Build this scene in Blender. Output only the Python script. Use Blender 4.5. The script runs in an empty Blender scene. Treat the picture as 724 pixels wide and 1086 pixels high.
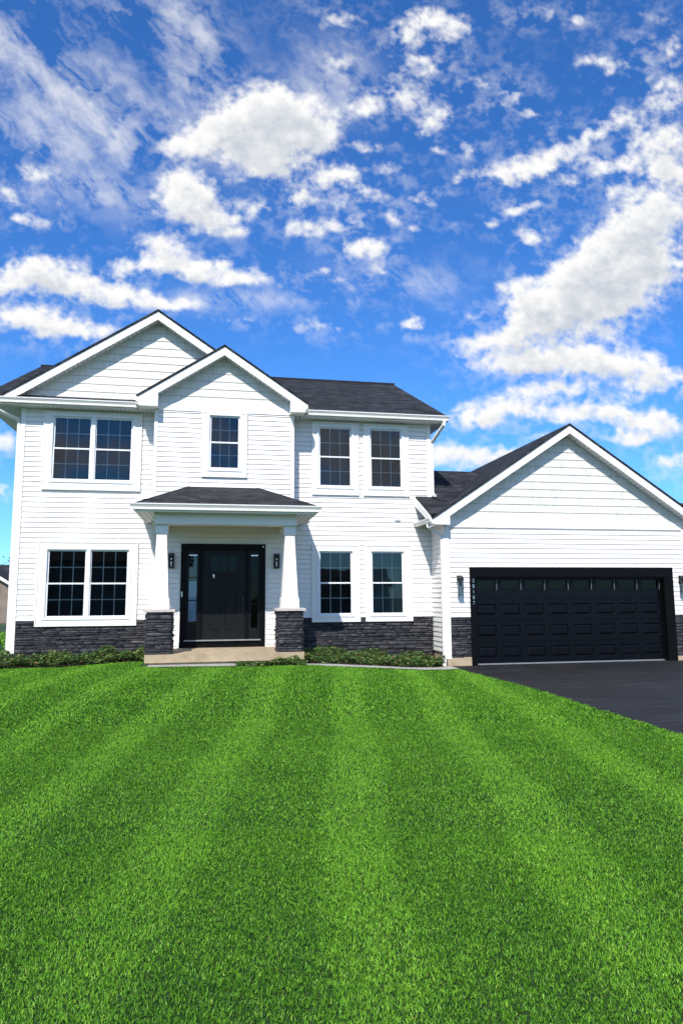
import bpy, math, random
import numpy as np
from mathutils import Matrix, Vector
random.seed(7)
R = math.radians
sc = bpy.context.scene
COL = sc.collection

# ------------------------------------------------------------------ helpers
class MB:
    """collects polygons, builds ONE mesh object"""
    def __init__(s): s.v = []; s.f = []; s.uv = []
    def poly(s, pts, uv=None):
        n = len(s.v); s.v += [tuple(p) for p in pts]; s.f.append(tuple(range(n, n + len(pts))))
        s.uv.append(uv)
    def prism(s, pts, off):
        """polygon pts (3d, ordered) extruded by vector off"""
        off = Vector(off); a = [Vector(p) for p in pts]; b = [p + off for p in a]; n = len(a)
        nr = sum(((a[i].cross(a[(i + 1) % n])) for i in range(n)), Vector())
        if nr.dot(off) > 0: a.reverse(); b.reverse()
        s.poly(a); s.poly(list(reversed(b)))
        for i in range(n):
            j = (i + 1) % n
            s.poly([a[j], a[i], b[i], b[j]])
    def box(s, x0, x1, y0, y1, z0, z1):
        s.prism([(x0, y0, z0), (x1, y0, z0), (x1, y1, z0), (x0, y1, z0)], (0, 0, z1 - z0))
    def tube(s, pts, r, n=8):
        pts = [Vector(p) for p in pts]; rings = []
        rr = r if isinstance(r, (list, tuple)) else [r] * len(pts)
        for i, p in enumerate(pts):
            d = (pts[min(i + 1, len(pts) - 1)] - pts[max(i - 1, 0)]).normalized()
            u = d.cross(Vector((0, 0, 1)) if abs(d.z) < .95 else Vector((1, 0, 0))).normalized(); w = d.cross(u)
            rings.append([p + (u * math.cos(2 * math.pi * k / n) + w * math.sin(2 * math.pi * k / n)) * rr[i] for k in range(n)])
        for a, b in zip(rings, rings[1:]):
            for k in range(n):
                s.poly([a[k], a[(k + 1) % n], b[(k + 1) % n], b[k]])
        s.poly(list(reversed(rings[0]))); s.poly(rings[-1])
    def rect_tube(s, pts, w, d):
        """rectangular downspout section along pts; w along x, d along y (approximately)"""
        pts = [Vector(p) for p in pts]; rings = []
        for i, p in enumerate(pts):
            dr = (pts[min(i + 1, len(pts) - 1)] - pts[max(i - 1, 0)]).normalized()
            ux = Vector((1, 0, 0)) - dr * dr.x
            if ux.length < .3: ux = Vector((0, 1, 0)) - dr * dr.y
            ux.normalize(); uy = dr.cross(ux).normalized()
            rings.append([p + ux * a * w / 2 + uy * b * d / 2 for a, b in ((-1, -1), (1, -1), (1, 1), (-1, 1))])
        for a, b in zip(rings, rings[1:]):
            for k in range(4): s.poly([a[k], a[(k + 1) % 4], b[(k + 1) % 4], b[k]])
        s.poly(list(reversed(rings[0]))); s.poly(rings[-1])
    def build(s, name, mat, parent=None, smooth=False):
        me = bpy.data.meshes.new(name); me.from_pydata(s.v, [], s.f)
        if any(u is not None for u in s.uv):
            l = me.uv_layers.new(name='UVMap'); i = 0
            for f, u in zip(s.f, s.uv):
                for k in range(len(f)):
                    if u is not None: l.data[i].uv = u[k]
                    i += 1
        me.materials.append(mat); me.update()
        if smooth: me.polygons.foreach_set('use_smooth', [True] * len(me.polygons))
        o = bpy.data.objects.new(name, me); COL.objects.link(o)
        if parent: o.parent = parent
        return o

def tag(o, label=None, cat=None, group=None, kind=None):
    if label: o['label'] = label
    if cat: o['category'] = cat
    if group: o['group'] = group
    if kind: o['kind'] = kind
    return o

def empty(name, loc=(0, 0, 0)):
    o = bpy.data.objects.new(name, None); o.location = loc; o.empty_display_size = .1
    COL.objects.link(o); return o

def fast_mesh(name, verts, tris, mat, attrs=None, quads=None, parent=None):
    me = bpy.data.meshes.new(name)
    nv = len(verts); k = 3 if quads is None else 4; F = tris if quads is None else quads
    nf = len(F)
    me.vertices.add(nv); me.vertices.foreach_set('co', np.asarray(verts, np.float32).ravel())
    me.loops.add(nf * k); me.loops.foreach_set('vertex_index', np.asarray(F, np.int32).ravel())
    me.polygons.add(nf); me.polygons.foreach_set('loop_start', np.arange(0, nf * k, k, dtype=np.int32))
    me.polygons.foreach_set('loop_total', np.full(nf, k, np.int32))
    for n, a in (attrs or {}).items():
        at = me.attributes.new(n, 'FLOAT', 'POINT'); at.data.foreach_set('value', np.asarray(a, np.float32))
    me.materials.append(mat); me.update(calc_edges=True)
    o = bpy.data.objects.new(name, me); COL.objects.link(o)
    if parent: o.parent = parent
    return o

# ------------------------------------------------------------------ materials
class NT:
    def __init__(s, name):
        s.m = bpy.data.materials.new(name); s.m.use_nodes = True; s.t = s.m.node_tree
        s.b = s.t.nodes['Principled BSDF']; s.out = s.t.nodes['Material Output']
    def n(s, ty, **kw):
        nd = s.t.nodes.new(ty)
        for k, v in kw.items():
            if k.startswith('i_'):
                key = k[2:]; key = int(key) if key.isdigit() else key.replace('_', ' ')
                nd.inputs[key].default_value = v
            else: setattr(nd, k, v)
        return nd
    def l(s, a, b): s.t.links.new(a, b)
    def ramp(s, fac, stops):
        r = s.n('ShaderNodeValToRGB'); e = r.color_ramp.elements
        while len(e) > 1: e.remove(e[0])
        e[0].position, e[0].color = stops[0][0], (*stops[0][1], 1)
        for p, c in stops[1:]:
            q = e.new(p); q.color = (*c, 1)
        s.l(fac, r.inputs[0]); return r.outputs[0]
    def noise(s, scale, detail=4, rough=.55, vec=None, sc3=None):
        t = s.n('ShaderNodeTexNoise'); t.inputs['Scale'].default_value = scale
        t.inputs['Detail'].default_value = detail; t.inputs['Roughness'].default_value = rough
        if vec is None: vec = s.n('ShaderNodeTexCoord').outputs['Object']
        if sc3:
            mp = s.n('ShaderNodeMapping'); mp.inputs['Scale'].default_value = sc3; s.l(vec, mp.inputs[0]); vec = mp.outputs[0]
        s.l(vec, t.inputs['Vector']); return t.outputs['Fac']
    def bump(s, h, strength=.3, dist=.01, nrm=None):
        b = s.n('ShaderNodeBump'); b.inputs['Strength'].default_value = strength; b.inputs['Distance'].default_value = dist
        s.l(h, b.inputs['Height'])
        if nrm: s.l(nrm, b.inputs['Normal'])
        s.l(b.outputs[0], s.b.inputs['Normal']); return b.outputs[0]
    def mix(s, f, a, b):
        m = s.n('ShaderNodeMix'); m.data_type = 'RGBA'
        for sock, val in ((0, f), (6, a), (7, b)):
            if hasattr(val, 'is_linked'): s.l(val, m.inputs[sock])
            else: m.inputs[sock].default_value = val if sock == 0 else (*val, 1)
        return m.outputs[2]

def simple(name, col, rough=.5, noise=0, nscale=8, bump=0, bscale=60, spec=.5, metal=0, sc3=None):
    t = NT(name); t.b.inputs['Roughness'].default_value = rough
    t.b.inputs['Specular IOR Level'].default_value = spec; t.b.inputs['Metallic'].default_value = metal
    if noise:
        f = t.noise(nscale, 5, .6, sc3=sc3)
        c = t.ramp(f, [(.3, tuple(x * (1 - noise) for x in col)), (.7, tuple(min(1, x * (1 + noise)) for x in col))])
        t.l(c, t.b.inputs['Base Color'])
    else: t.b.inputs['Base Color'].default_value = (*col, 1)
    if bump: t.bump(t.noise(bscale, 4), bump, .004)
    return t.m

M = {}
M['siding'] = simple('vinyl_siding', (.84, .805, .76), .48, .025, 1.3, .12, 9)
M['trim'] = simple('white_trim', (.84, .805, .76), .42, .02, 3, .05, 20)
M['sash'] = simple('sash_vinyl', (.78, .79, .79), .35)
M['soffit'] = None
M['black'] = simple('black_paint', (.0035, .0037, .0042), .42, .25, 6, .04, 40, spec=.12)
M['door'] = simple('black_door', (.009, .010, .0115), .36, .2, 5, .05, 60, sc3=(1, 1, .15), spec=.18)
M['gdoor'] = simple('black_garage_door', (.0028, .0033, .0055), .30, .25, 5, .05, 90, spec=.20)
M['metal'] = simple('dull_metal', (.35, .35, .36), .35, .1, 20, metal=1)
M['shelf'] = simple('threshold_metal', (.42, .42, .43), .35, .1, 20, metal=.6)
M['strip'] = simple('grey_strip', (.10, .105, .115), .4)
M['bright'] = simple('brushed_nickel', (.8, .8, .78), .25, metal=1)
M['lantern'] = simple('lantern_black', (.012, .012, .013), .4)
M['muntin'] = simple('grille_white', (.66, .67, .66), .4)
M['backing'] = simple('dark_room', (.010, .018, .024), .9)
M['mulch'] = simple('mulch', (.07, .045, .03), .95, .5, 30, .8, 60)
M['bark'] = simple('bark', (.09, .07, .055), .9, .3, 20, .6, 30)
M['cap'] = simple('cap_stone', (.50, .45, .41), .75, .12, 12, .3, 60)

# soffit: ribbed, perforated
t = NT('soffit_vinyl'); t.b.inputs['Roughness'].default_value = .5
w = t.n('ShaderNodeTexWave'); w.wave_type = 'BANDS'; w.bands_direction = 'X'; w.inputs['Scale'].default_value = 3.2
t.l(t.n('ShaderNodeTexCoord').outputs['Object'], w.inputs['Vector'])
c = t.ramp(w.outputs['Fac'], [(.0, (.42, .42, .41)), (.12, (.74, .74, .73)), (1, (.76, .76, .75))])
t.l(c, t.b.inputs['Base Color']); t.bump(w.outputs['Fac'], .5, .01); M['soffit'] = t.m

# cedar-shake style panels in the gables
t = NT('shake_siding'); t.b.inputs['Roughness'].default_value = .62
f1 = t.noise(5, 6, .65, sc3=(2.2, 1, .7)); f2 = t.noise(30, 5, .7, sc3=(2.2, 1, .35))
c1 = t.ramp(f1, [(.33, (.64, .63, .575)), (.52, (.75, .735, .67)), (.72, (.79, .775, .715))])
c2 = t.ramp(f2, [(.3, (.90, .90, .88)), (.55, (1, 1, 1))])
mm = t.n('ShaderNodeMix'); mm.data_type = 'RGBA'; mm.blend_type = 'MULTIPLY'; mm.inputs[0].default_value = 1
t.l(c1, mm.inputs[6]); t.l(c2, mm.inputs[7]); t.l(mm.outputs[2], t.b.inputs['Base Color']); t.bump(f2, .35, .006)
M['shake'] = t.m

# shingles
t = NT('asphalt_shingles'); t.b.inputs['Roughness'].default_value = .92; t.b.inputs['Specular IOR Level'].default_value = .25
uvn = t.n('ShaderNodeUVMap').outputs[0]
br = t.n('ShaderNodeTexBrick'); t.l(uvn, br.inputs['Vector'])
br.offset = .37; br.offset_frequency = 2; br.squash = 1
for k, v in (('Scale', 1), ('Mortar Size', .006), ('Mortar Smooth', .3), ('Bias', -.1), ('Brick Width', .24), ('Row Height', .142)): br.inputs[k].default_value = v
br.inputs['Color1'].default_value = (.013, .0145, .017, 1); br.inputs['Color2'].default_value = (.038, .040, .044, 1); br.inputs['Mortar'].default_value = (.008, .008, .009, 1)
br2 = t.n('ShaderNodeTexBrick'); t.l(uvn, br2.inputs['Vector']); br2.offset = .61
for k, v in (('Scale', 1), ('Mortar Size', .0), ('Brick Width', .41), ('Row Height', .142)): br2.inputs[k].default_value = v
br2.inputs['Color1'].default_value = (.6, .6, .62, 1); br2.inputs['Color2'].default_value = (1.2, 1.2, 1.22, 1)
g = t.noise(45, 4, .75, vec=uvn); gc = t.ramp(g, [(.3, (.55, .55, .6)), (.5, (1, 1, 1)), (.72, (2.8, 2.75, 2.7))])
m1 = t.n('ShaderNodeMix'); m1.data_type = 'RGBA'; m1.blend_type = 'MULTIPLY'; m1.inputs[0].default_value = 1
t.l(br.outputs['Color'], m1.inputs[6]); t.l(br2.outputs['Color'], m1.inputs[7])
m2 = t.n('ShaderNodeMix'); m2.data_type = 'RGBA'; m2.blend_type = 'MULTIPLY'; m2.inputs[0].default_value = 1
t.l(m1.outputs[2], m2.inputs[6]); t.l(gc, m2.inputs[7]); t.l(m2.outputs[2], t.b.inputs['Base Color'])
t.bump(br.outputs['Color'], .8, .02); M['shingle'] = t.m

# ledge stone
t = NT('ledge_stone'); t.b.inputs['Roughness'].default_value = .62; t.b.inputs['Specular IOR Level'].default_value = .45
at = t.n('ShaderNodeAttribute', attribute_name='tint').outputs['Fac']
f = t.noise(9, 8, .7, sc3=(1, 1, 2.4))
c = t.ramp(f, [(.28, (.009, .010, .013)), (.5, (.036, .037, .043)), (.70, (.105, .10, .103))])
c2 = t.ramp(at, [(0, (.55, .58, .68)), (.5, (1, 1, 1.05)), (.85, (1.35, 1.25, 1.2)), (1, (2.1, 1.9, 1.7))])
mm = t.n('ShaderNodeMix'); mm.data_type = 'RGBA'; mm.blend_type = 'MULTIPLY'; mm.inputs[0].default_value = 1
t.l(c, mm.inputs[6]); t.l(c2, mm.inputs[7]); t.l(mm.outputs[2], t.b.inputs['Base Color'])
t.bump(t.noise(26, 8, .7, sc3=(1, 1, 1.8)), 1, .03); M['stone'] = t.m

# concrete (slab pinkish tan), walk greyer
def concrete(name, a, b):
    t = NT(name); t.b.inputs['Roughness'].default_value = .85
    f = t.noise(3.2, 8, .7); c = t.ramp(f, [(.3, a), (.68, b)])
    sp = t.noise(120, 2, .6); c3 = t.ramp(sp, [(.3, (.75, .75, .75)), (.5, (1, 1, 1))])
    mm = t.n('ShaderNodeMix'); mm.data_type = 'RGBA'; mm.blend_type = 'MULTIPLY'; mm.inputs[0].default_value = 1
    t.l(c, mm.inputs[6]); t.l(c3, mm.inputs[7]); t.l(mm.outputs[2], t.b.inputs['Base Color']); t.bump(sp, .3, .004); return t.m
M['concrete'] = concrete('tan_concrete', (.33, .25, .15), (.53, .42, .28))
M['walk'] = concrete('grey_concrete', (.30, .30, .26), (.44, .44, .38))

# asphalt
t = NT('sealed_asphalt'); t.b.inputs['Specular IOR Level'].default_value = .25
f = t.noise(1.1, 7, .65, sc3=(1, .5, 1)); f2 = t.noise(140, 3, .7); st = t.noise(1.6, 4, .6, sc3=(.35, 6, 1))
c = t.ramp(f, [(.3, (.0085, .0085, .0092)), (.7, (.0170, .0170, .0185))])
c2 = t.ramp(f2, [(.35, (.6, .6, .6)), (.55, (1, 1, 1)), (.75, (2.2, 2.2, 2.2))])
c3 = t.ramp(st, [(.40, (.8, .8, .8)), (.56, (1.3, 1.3, 1.3)), (.64, (2.6, 2.6, 2.6)), (.72, (1.6, 1.6, 1.6))])
for cc in (c2, c3):
    mm = t.n('ShaderNodeMix'); mm.data_type = 'RGBA'; mm.blend_type = 'MULTIPLY'; mm.inputs[0].default_value = 1
    t.l(c, mm.inputs[6]); t.l(cc, mm.inputs[7]); c = mm.outputs[2]
t.l(c, t.b.inputs['Base Color'])
rr = t.n('ShaderNodeMapRange'); rr.inputs[3].default_value = .55; rr.inputs[4].default_value = .85; t.l(f, rr.inputs[0]); t.l(rr.outputs[0], t.b.inputs['Roughness'])
t.bump(f2, .5, .004); M['asphalt'] = t.m

# glass: tinted see-through with real reflections
def glassmat(name, tint, rough=.02, gl=.9):
    t = NT(name); t.t.nodes.remove(t.b)
    tr = t.n('ShaderNodeBsdfTransparent'); tr.inputs[0].default_value = (*tint, 1)
    g = t.n('ShaderNodeBsdfGlossy'); g.inputs['Color'].default_value = (gl, gl, gl, 1); g.inputs['Roughness'].default_value = rough
    fr = t.n('ShaderNodeFresnel'); fr.inputs['IOR'].default_value = 1.45
    wv = t.noise(1.6, 2, .5); b = t.n('ShaderNodeBump'); b.inputs['Strength'].default_value = .06; b.inputs['Distance'].default_value = .02
    t.l(wv, b.inputs['Height']); t.l(b.outputs[0], g.inputs['Normal'])
    mx = t.n('ShaderNodeMixShader'); t.l(fr.outputs[0], mx.inputs[0]); t.l(tr.outputs[0], mx.inputs[1]); t.l(g.outputs[0], mx.inputs[2])
    t.l(mx.outputs[0], t.out.inputs['Surface']); return t.m
M['glass'] = glassmat('window_glass', (.84, .87, .88))
M['glass_dark'] = glassmat('dark_glass', (.12, .14, .16), gl=.5)
M['glass_door'] = glassmat('door_glass', (.10, .12, .14), gl=.35)
M['glass_clear'] = glassmat('lantern_glass', (.9, .92, .92))
M['blind'] = simple('blind_slats', (.018, .050, .074), .6, .08, 4)
M['blind_pale'] = simple('pale_blind_slats', (.075, .115, .112), .6, .08, 4)
M['room_wall'] = simple('room_wall', (.05, .06, .065), .8)

# leaves and grass
def leafmat(name, stops, trans=.35, gloss=.06, attr='tint', extra=None):
    t = NT(name); t.t.nodes.remove(t.b)
    a = t.n('ShaderNodeAttribute', attribute_name=attr).outputs['Fac']
    c = t.ramp(a, stops)
    if extra:
        f = t.noise(extra[0], 4, .6)
        e = t.ramp(f, [(.3, extra[1]), (.7, extra[2])])
        mm = t.n('ShaderNodeMix'); mm.data_type = 'RGBA'; mm.blend_type = 'MULTIPLY'; mm.inputs[0].default_value = 1
        t.l(c, mm.inputs[6]); t.l(e, mm.inputs[7]); c = mm.outputs[2]
    d = t.n('ShaderNodeBsdfDiffuse'); tr = t.n('ShaderNodeBsdfTranslucent'); g = t.n('ShaderNodeBsdfGlossy'); g.inputs['Roughness'].default_value = .45
    g.inputs['Color'].default_value = (.9, .95, .85, 1)
    t.l(c, d.inputs[0]); t.l(c, tr.inputs[0])
    m1 = t.n('ShaderNodeMixShader'); m1.inputs[0].default_value = trans; t.l(d.outputs[0], m1.inputs[1]); t.l(tr.outputs[0], m1.inputs[2])
    m2 = t.n('ShaderNodeMixShader'); m2.inputs[0].default_value = gloss; t.l(m1.outputs[0], m2.inputs[1]); t.l(g.outputs[0], m2.inputs[2])
    t.l(m2.outputs[0], t.out.inputs['Surface']); return t.m
M['grass'] = leafmat('grass_blades', [(0, (.026, .085, .010)), (.22, (.062, .19, .016)), (.48, (.150, .40, .026)), (.8, (.27, .56, .040)), (.93, (.36, .58, .06)), (1, (.40, .48, .14))], .32, .018,
                     extra=(1.7, (.80, .86, .82), (1.14, 1.08, 1.0)))
M['ground_leaf'] = leafmat('ground_cover_leaves', [(0, (.022, .055, .014)), (.45, (.065, .14, .028)), (.72, (.16, .25, .05)), (.92, (.36, .38, .12)), (1, (.36, .16, .08))], .25, .06)
M['tree_leaf'] = leafmat('tree_leaves', [(0, (.02, .05, .012)), (1, (.07, .12, .03))], .25, .03)
t = NT('lawn_soil'); t.b.inputs['Roughness'].default_value = 1
f = t.noise(14, 6, .7); t.l(t.ramp(f, [(.3, (.010, .030, .004)), (.7, (.022, .065, .008))]), t.b.inputs['Base Color']); M['lawn'] = t.m
t = NT('far_field'); t.b.inputs['Roughness'].default_value = 1
f = t.noise(.06, 6, .6); t.l(t.ramp(f, [(.35, (.03, .075, .014)), (.65, (.06, .085, .03))]), t.b.inputs['Base Color']); M['field'] = t.m
M['brick'] = simple('tan_wall', (.24, .19, .15), .85, .2, 1.5, .3, 30)

# ------------------------------------------------------------------ grade
def sm(a, b, x):
    t = np.clip((x - a) / (b - a), 0, 1); return t * t * (3 - 2 * t)
def grade(X, Y):
    return (.2 + .08 * sm(-8.5, -6.6, X) * (1 - sm(-3.6, -2.4, X))) * (1 - sm(-2.9, 0.0, X)) * sm(-8.5, -3.6, Y)

# ------------------------------------------------------------------ siding generator
def spans(L, Rr, holes, z0, z1):
    """x intervals between L and R minus holes crossing the z strip"""
    iv = [(L, Rr)]
    zm = (z0 + z1) / 2
    for hx0, hx1, hz0, hz1 in holes:
        if hz0 < zm < hz1:
            out = []
            for a, b in iv:
                if hx1 <= a or hx0 >= b: out.append((a, b)); continue
                if a < hx0: out.append((a, hx0))
                if b > hx1: out.append((hx1, b))
            iv = out
    return iv

def siding(name, mat, parent, P, z0, z1, L, Rf, holes=(), exp=.1143, lip=.016, start=None, jit=0):
    """lap siding. P(u,z,off) -> 3d point; L(z), Rf(z) bounds"""
    mb = MB(); c0 = z0 if start is None else start
    while c0 < z1 - 1e-4:
        c1 = c0 + exp
        cuts = sorted({max(c0, z0), min(c1, z1)} | {h for H in holes for h in H[2:4] if max(c0, z0) < h < min(c1, z1)})
        ofs = lambda z: lip * (1 - (z - c0) / exp) + .001
        for a, b in zip(cuts, cuts[1:]):
            la, lb, ra, rb = L(a), L(b), Rf(a), Rf(b)
            if ra - la < .03 or b - a < .012: continue
            for k, (x0, x1) in enumerate(spans(min(la, lb) if 0 else la, ra, holes, a, b)):
                xb0 = lb if x0 == la else x0; xb1 = rb if x1 == ra else x1
                if xb1 < xb0: xb0 = xb1 = (xb0 + xb1) / 2
                mb.poly([P(x0, a, ofs(a)), P(x1, a, ofs(a)), P(xb1, b, ofs(b)), P(xb0, b, ofs(b))])
                if abs(a - c0) < 1e-6:
                    gh_, gd_ = (.0045, -.014)
                    mb.f.pop(); mb.uv.pop(); del mb.v[-4:]
                    xe1 = x1 + (xb1 - x1) * gh_ / (b - a); xe0 = x0 + (xb0 - x0) * gh_ / (b - a); ag = a + gh_
                    mb.poly([P(xe0, ag, ofs(a)), P(xe1, ag, ofs(a)), P(xb1, b, ofs(b)), P(xb0, b, ofs(b))])
                    mb.poly([P(xe0, ag, gd_), P(xe1, ag, gd_), P(xe1, ag, ofs(a)), P(xe0, ag, ofs(a))])
                    mb.poly([P(x0, a, gd_), P(x1, a, gd_), P(xe1, ag, gd_), P(xe0, ag, gd_)])
                    mb.poly([P(x0, a, .001), P(x1, a, .001), P(x1, a, gd_), P(x0, a, gd_)])
        c0 = c1
    return mb.build(name, mat, parent)

PF = lambda Y: (lambda u, z, o: (u, Y - o, z))                 # faces -Y
PL = lambda X: (lambda u, z, o: (X - o, -u, z))                # faces -X, u = -y
PR = lambda X: (lambda u, z, o: (X + o, u, z))                 # faces +X
PB = lambda Y: (lambda u, z, o: (-u, Y + o, z))                # faces +Y

# ------------------------------------------------------------------ stone generator
def stones(name, faces, parent):
    """faces: (P, u0, u1, z0, z1). Rows of ledge stones as boxes standing proud by a random depth."""
    V = []; Q = []; T = []
    for P, u0, u1, z0, z1 in faces:
        V0 = len(V)
        for p in ((u0, z0), (u1, z0), (u1, z1), (u0, z1)): V.append(P(*p, .002)); T.append(.0)
        Q.append((V0, V0 + 1, V0 + 2, V0 + 3))
        z = z0
        while z < z1 - .012:
            h = min(random.choice((.035, .045, .06, .075, .095)), z1 - z)
            if z1 - z - h < .02: h = z1 - z
            u = u0 - random.random() * .1
            while u < u1:
                w = random.uniform(.12, .48) * (1 if h > .04 else 1.2)
                a, b = max(u, u0), min(u + w, u1)
                if b - a > .02:
                    if h > .07 and random.random() < .3: subs = [(z, z + h * .5), (z + h * .5, z + h)]
                    else: subs = [(z, z + h)]
                    for (s0, s1) in subs:
                        g = .0035; d = random.uniform(.012, .042); tint = random.random()
                        n = len(V); e = .006
                        jt = [random.uniform(-.006, .006) for _ in range(4)]
                        for k, (uu, zz) in enumerate(((a + g, s0 + g), (b - g, s0 + g), (b - g, s1 - g), (a + g, s1 - g))): V.append(P(uu, zz, .003)); T.append(tint)
                        for k, (uu, zz) in enumerate(((a + g + e, s0 + g + e), (b - g - e, s0 + g + e), (b - g - e, s1 - g - e), (a + g + e, s1 - g - e))): V.append(P(uu, zz, d + jt[k])); T.append(tint)
                        Q += [(n + 4, n + 5, n + 6, n + 7)] + [(n + i, n + (i + 1) % 4, n + 4 + (i + 1) % 4, n + 4 + i) for i in range(4)]
                u += w
            z += h
    return fast_mesh(name, V, None, M['stone'], {'tint': T}, quads=Q, parent=parent)

# ------------------------------------------------------------------ roof plane
def shingle_plane(mb, pts, th=.035):
    """pts: coplanar polygon (counter-clockwise seen from above); slab of thickness th, uv in metres"""
    p = [Vector(q) for q in pts]; n = Vector()
    for i in range(len(p)): n += p[i].cross(p[(i + 1) % len(p)])
    n.normalize()
    if n.z < 0: p.reverse(); n = -n
    h = Vector((0, 0, 1)).cross(n)
    h = h.normalized() if h.length > 1e-4 else Vector((1, 0, 0))
    up = n.cross(h)
    uv = lambda q: (q.dot(h), q.dot(up))
    mb.poly(p, [uv(q) for q in p]); d = -n * th
    mb.poly([q + d for q in reversed(p)], [uv(q) for q in reversed(p)])
    for i in range(len(p)):
        a, b = p[i], p[(i + 1) % len(p)]
        mb.poly([b, a, a + d, b + d], [uv(b), uv(a), uv(a + d), uv(b + d)])

# ------------------------------------------------------------------ HOUSE
H = tag(empty('house', (-4, 3, 0)), 'two-storey white sided house with dark stone base, front porch and attached garage', 'house')
class Par:  # parent without moving: children keep world coordinates
    pass
_pb = MB.build
def build(mb, name, mat, parent=H, smooth=False):
    o = _pb(mb, name, mat, None, smooth); adopt(o, parent); return o
def adopt(o, parent):
    o.parent = parent; o.matrix_parent_inverse = WM(parent).inverted()
def WM(o):
    m = Matrix.Translation(o.location)
    return m if o.parent is None else WM(o.parent) @ o.matrix_parent_inverse @ m

XL, XR = -9.5, .05                # main block
YB = 9.5
ZE = 5.87                         # soffit height
S = .474                          # main roof slope
EY, EZ = -.33, 6.02               # eave edge of main shingles
ridgeY = 4.75; ridgeZ = EZ + S * (ridgeY - EY)
zroof = lambda y: EZ + S * (min(y, 2 * ridgeY - y) - EY)
BX0, BX1, BY = -6.56, -3.43, -.45 # bump-out
GX0, GX1, GY, GB = .05, 6.33, -.95, 6.2

# windows: (list of glass spans, z bottom, z top, wall plane Y, mullion?)
WIN = [
    dict(g=[(-8.797, -8.03), (-7.90, -7.131)], z=(4.263, 5.67), Y=0, cas=(.235, .235, .25, .14), blind='blind', lbl='upper double window with closed blinds'),
    dict(g=[(-2.722, -1.982)], z=(4.263, 5.67), Y=0, cas=(.20, .21, .235, .15), blind='blind', lbl=None),
    dict(g=[(-1.451, -.711)], z=(4.263, 5.67), Y=0, cas=(.20, .21, .235, .15), blind='blind', lbl=None),
    dict(g=[(-8.797, -8.03), (-7.90, -7.131)], z=(1.199, 2.633), Y=0, cas=(.235, .235, .22, .21), blind=None, lbl='lower double window with dark uncovered panes'),
    dict(g=[(-2.722, -1.982)], z=(1.199, 2.633), Y=0, cas=(.20, .22, .20, .19), blind=None, lbl='lower window with a dark room behind'),
    dict(g=[(-1.451, -.711)], z=(1.199, 2.633), Y=0, cas=(.18, .24, .20, .19), blind='blind_pale', lbl='lower window with pale blue-grey blind drawn'),
    dict(g=[(-5.319, -4.699)], z=(4.535, 5.716), Y=BY, cas=(.20, .20, .22, .11), blind='blind', lbl='small window in the centre gable'),
]
FR = .045   # sash frame around glass
def hole_of(w): return (w['g'][0][0] - FR - .02, w['g'][-1][1] + FR + .02, w['z'][0] - FR - .02, w['z'][1] + FR + .02)

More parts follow.
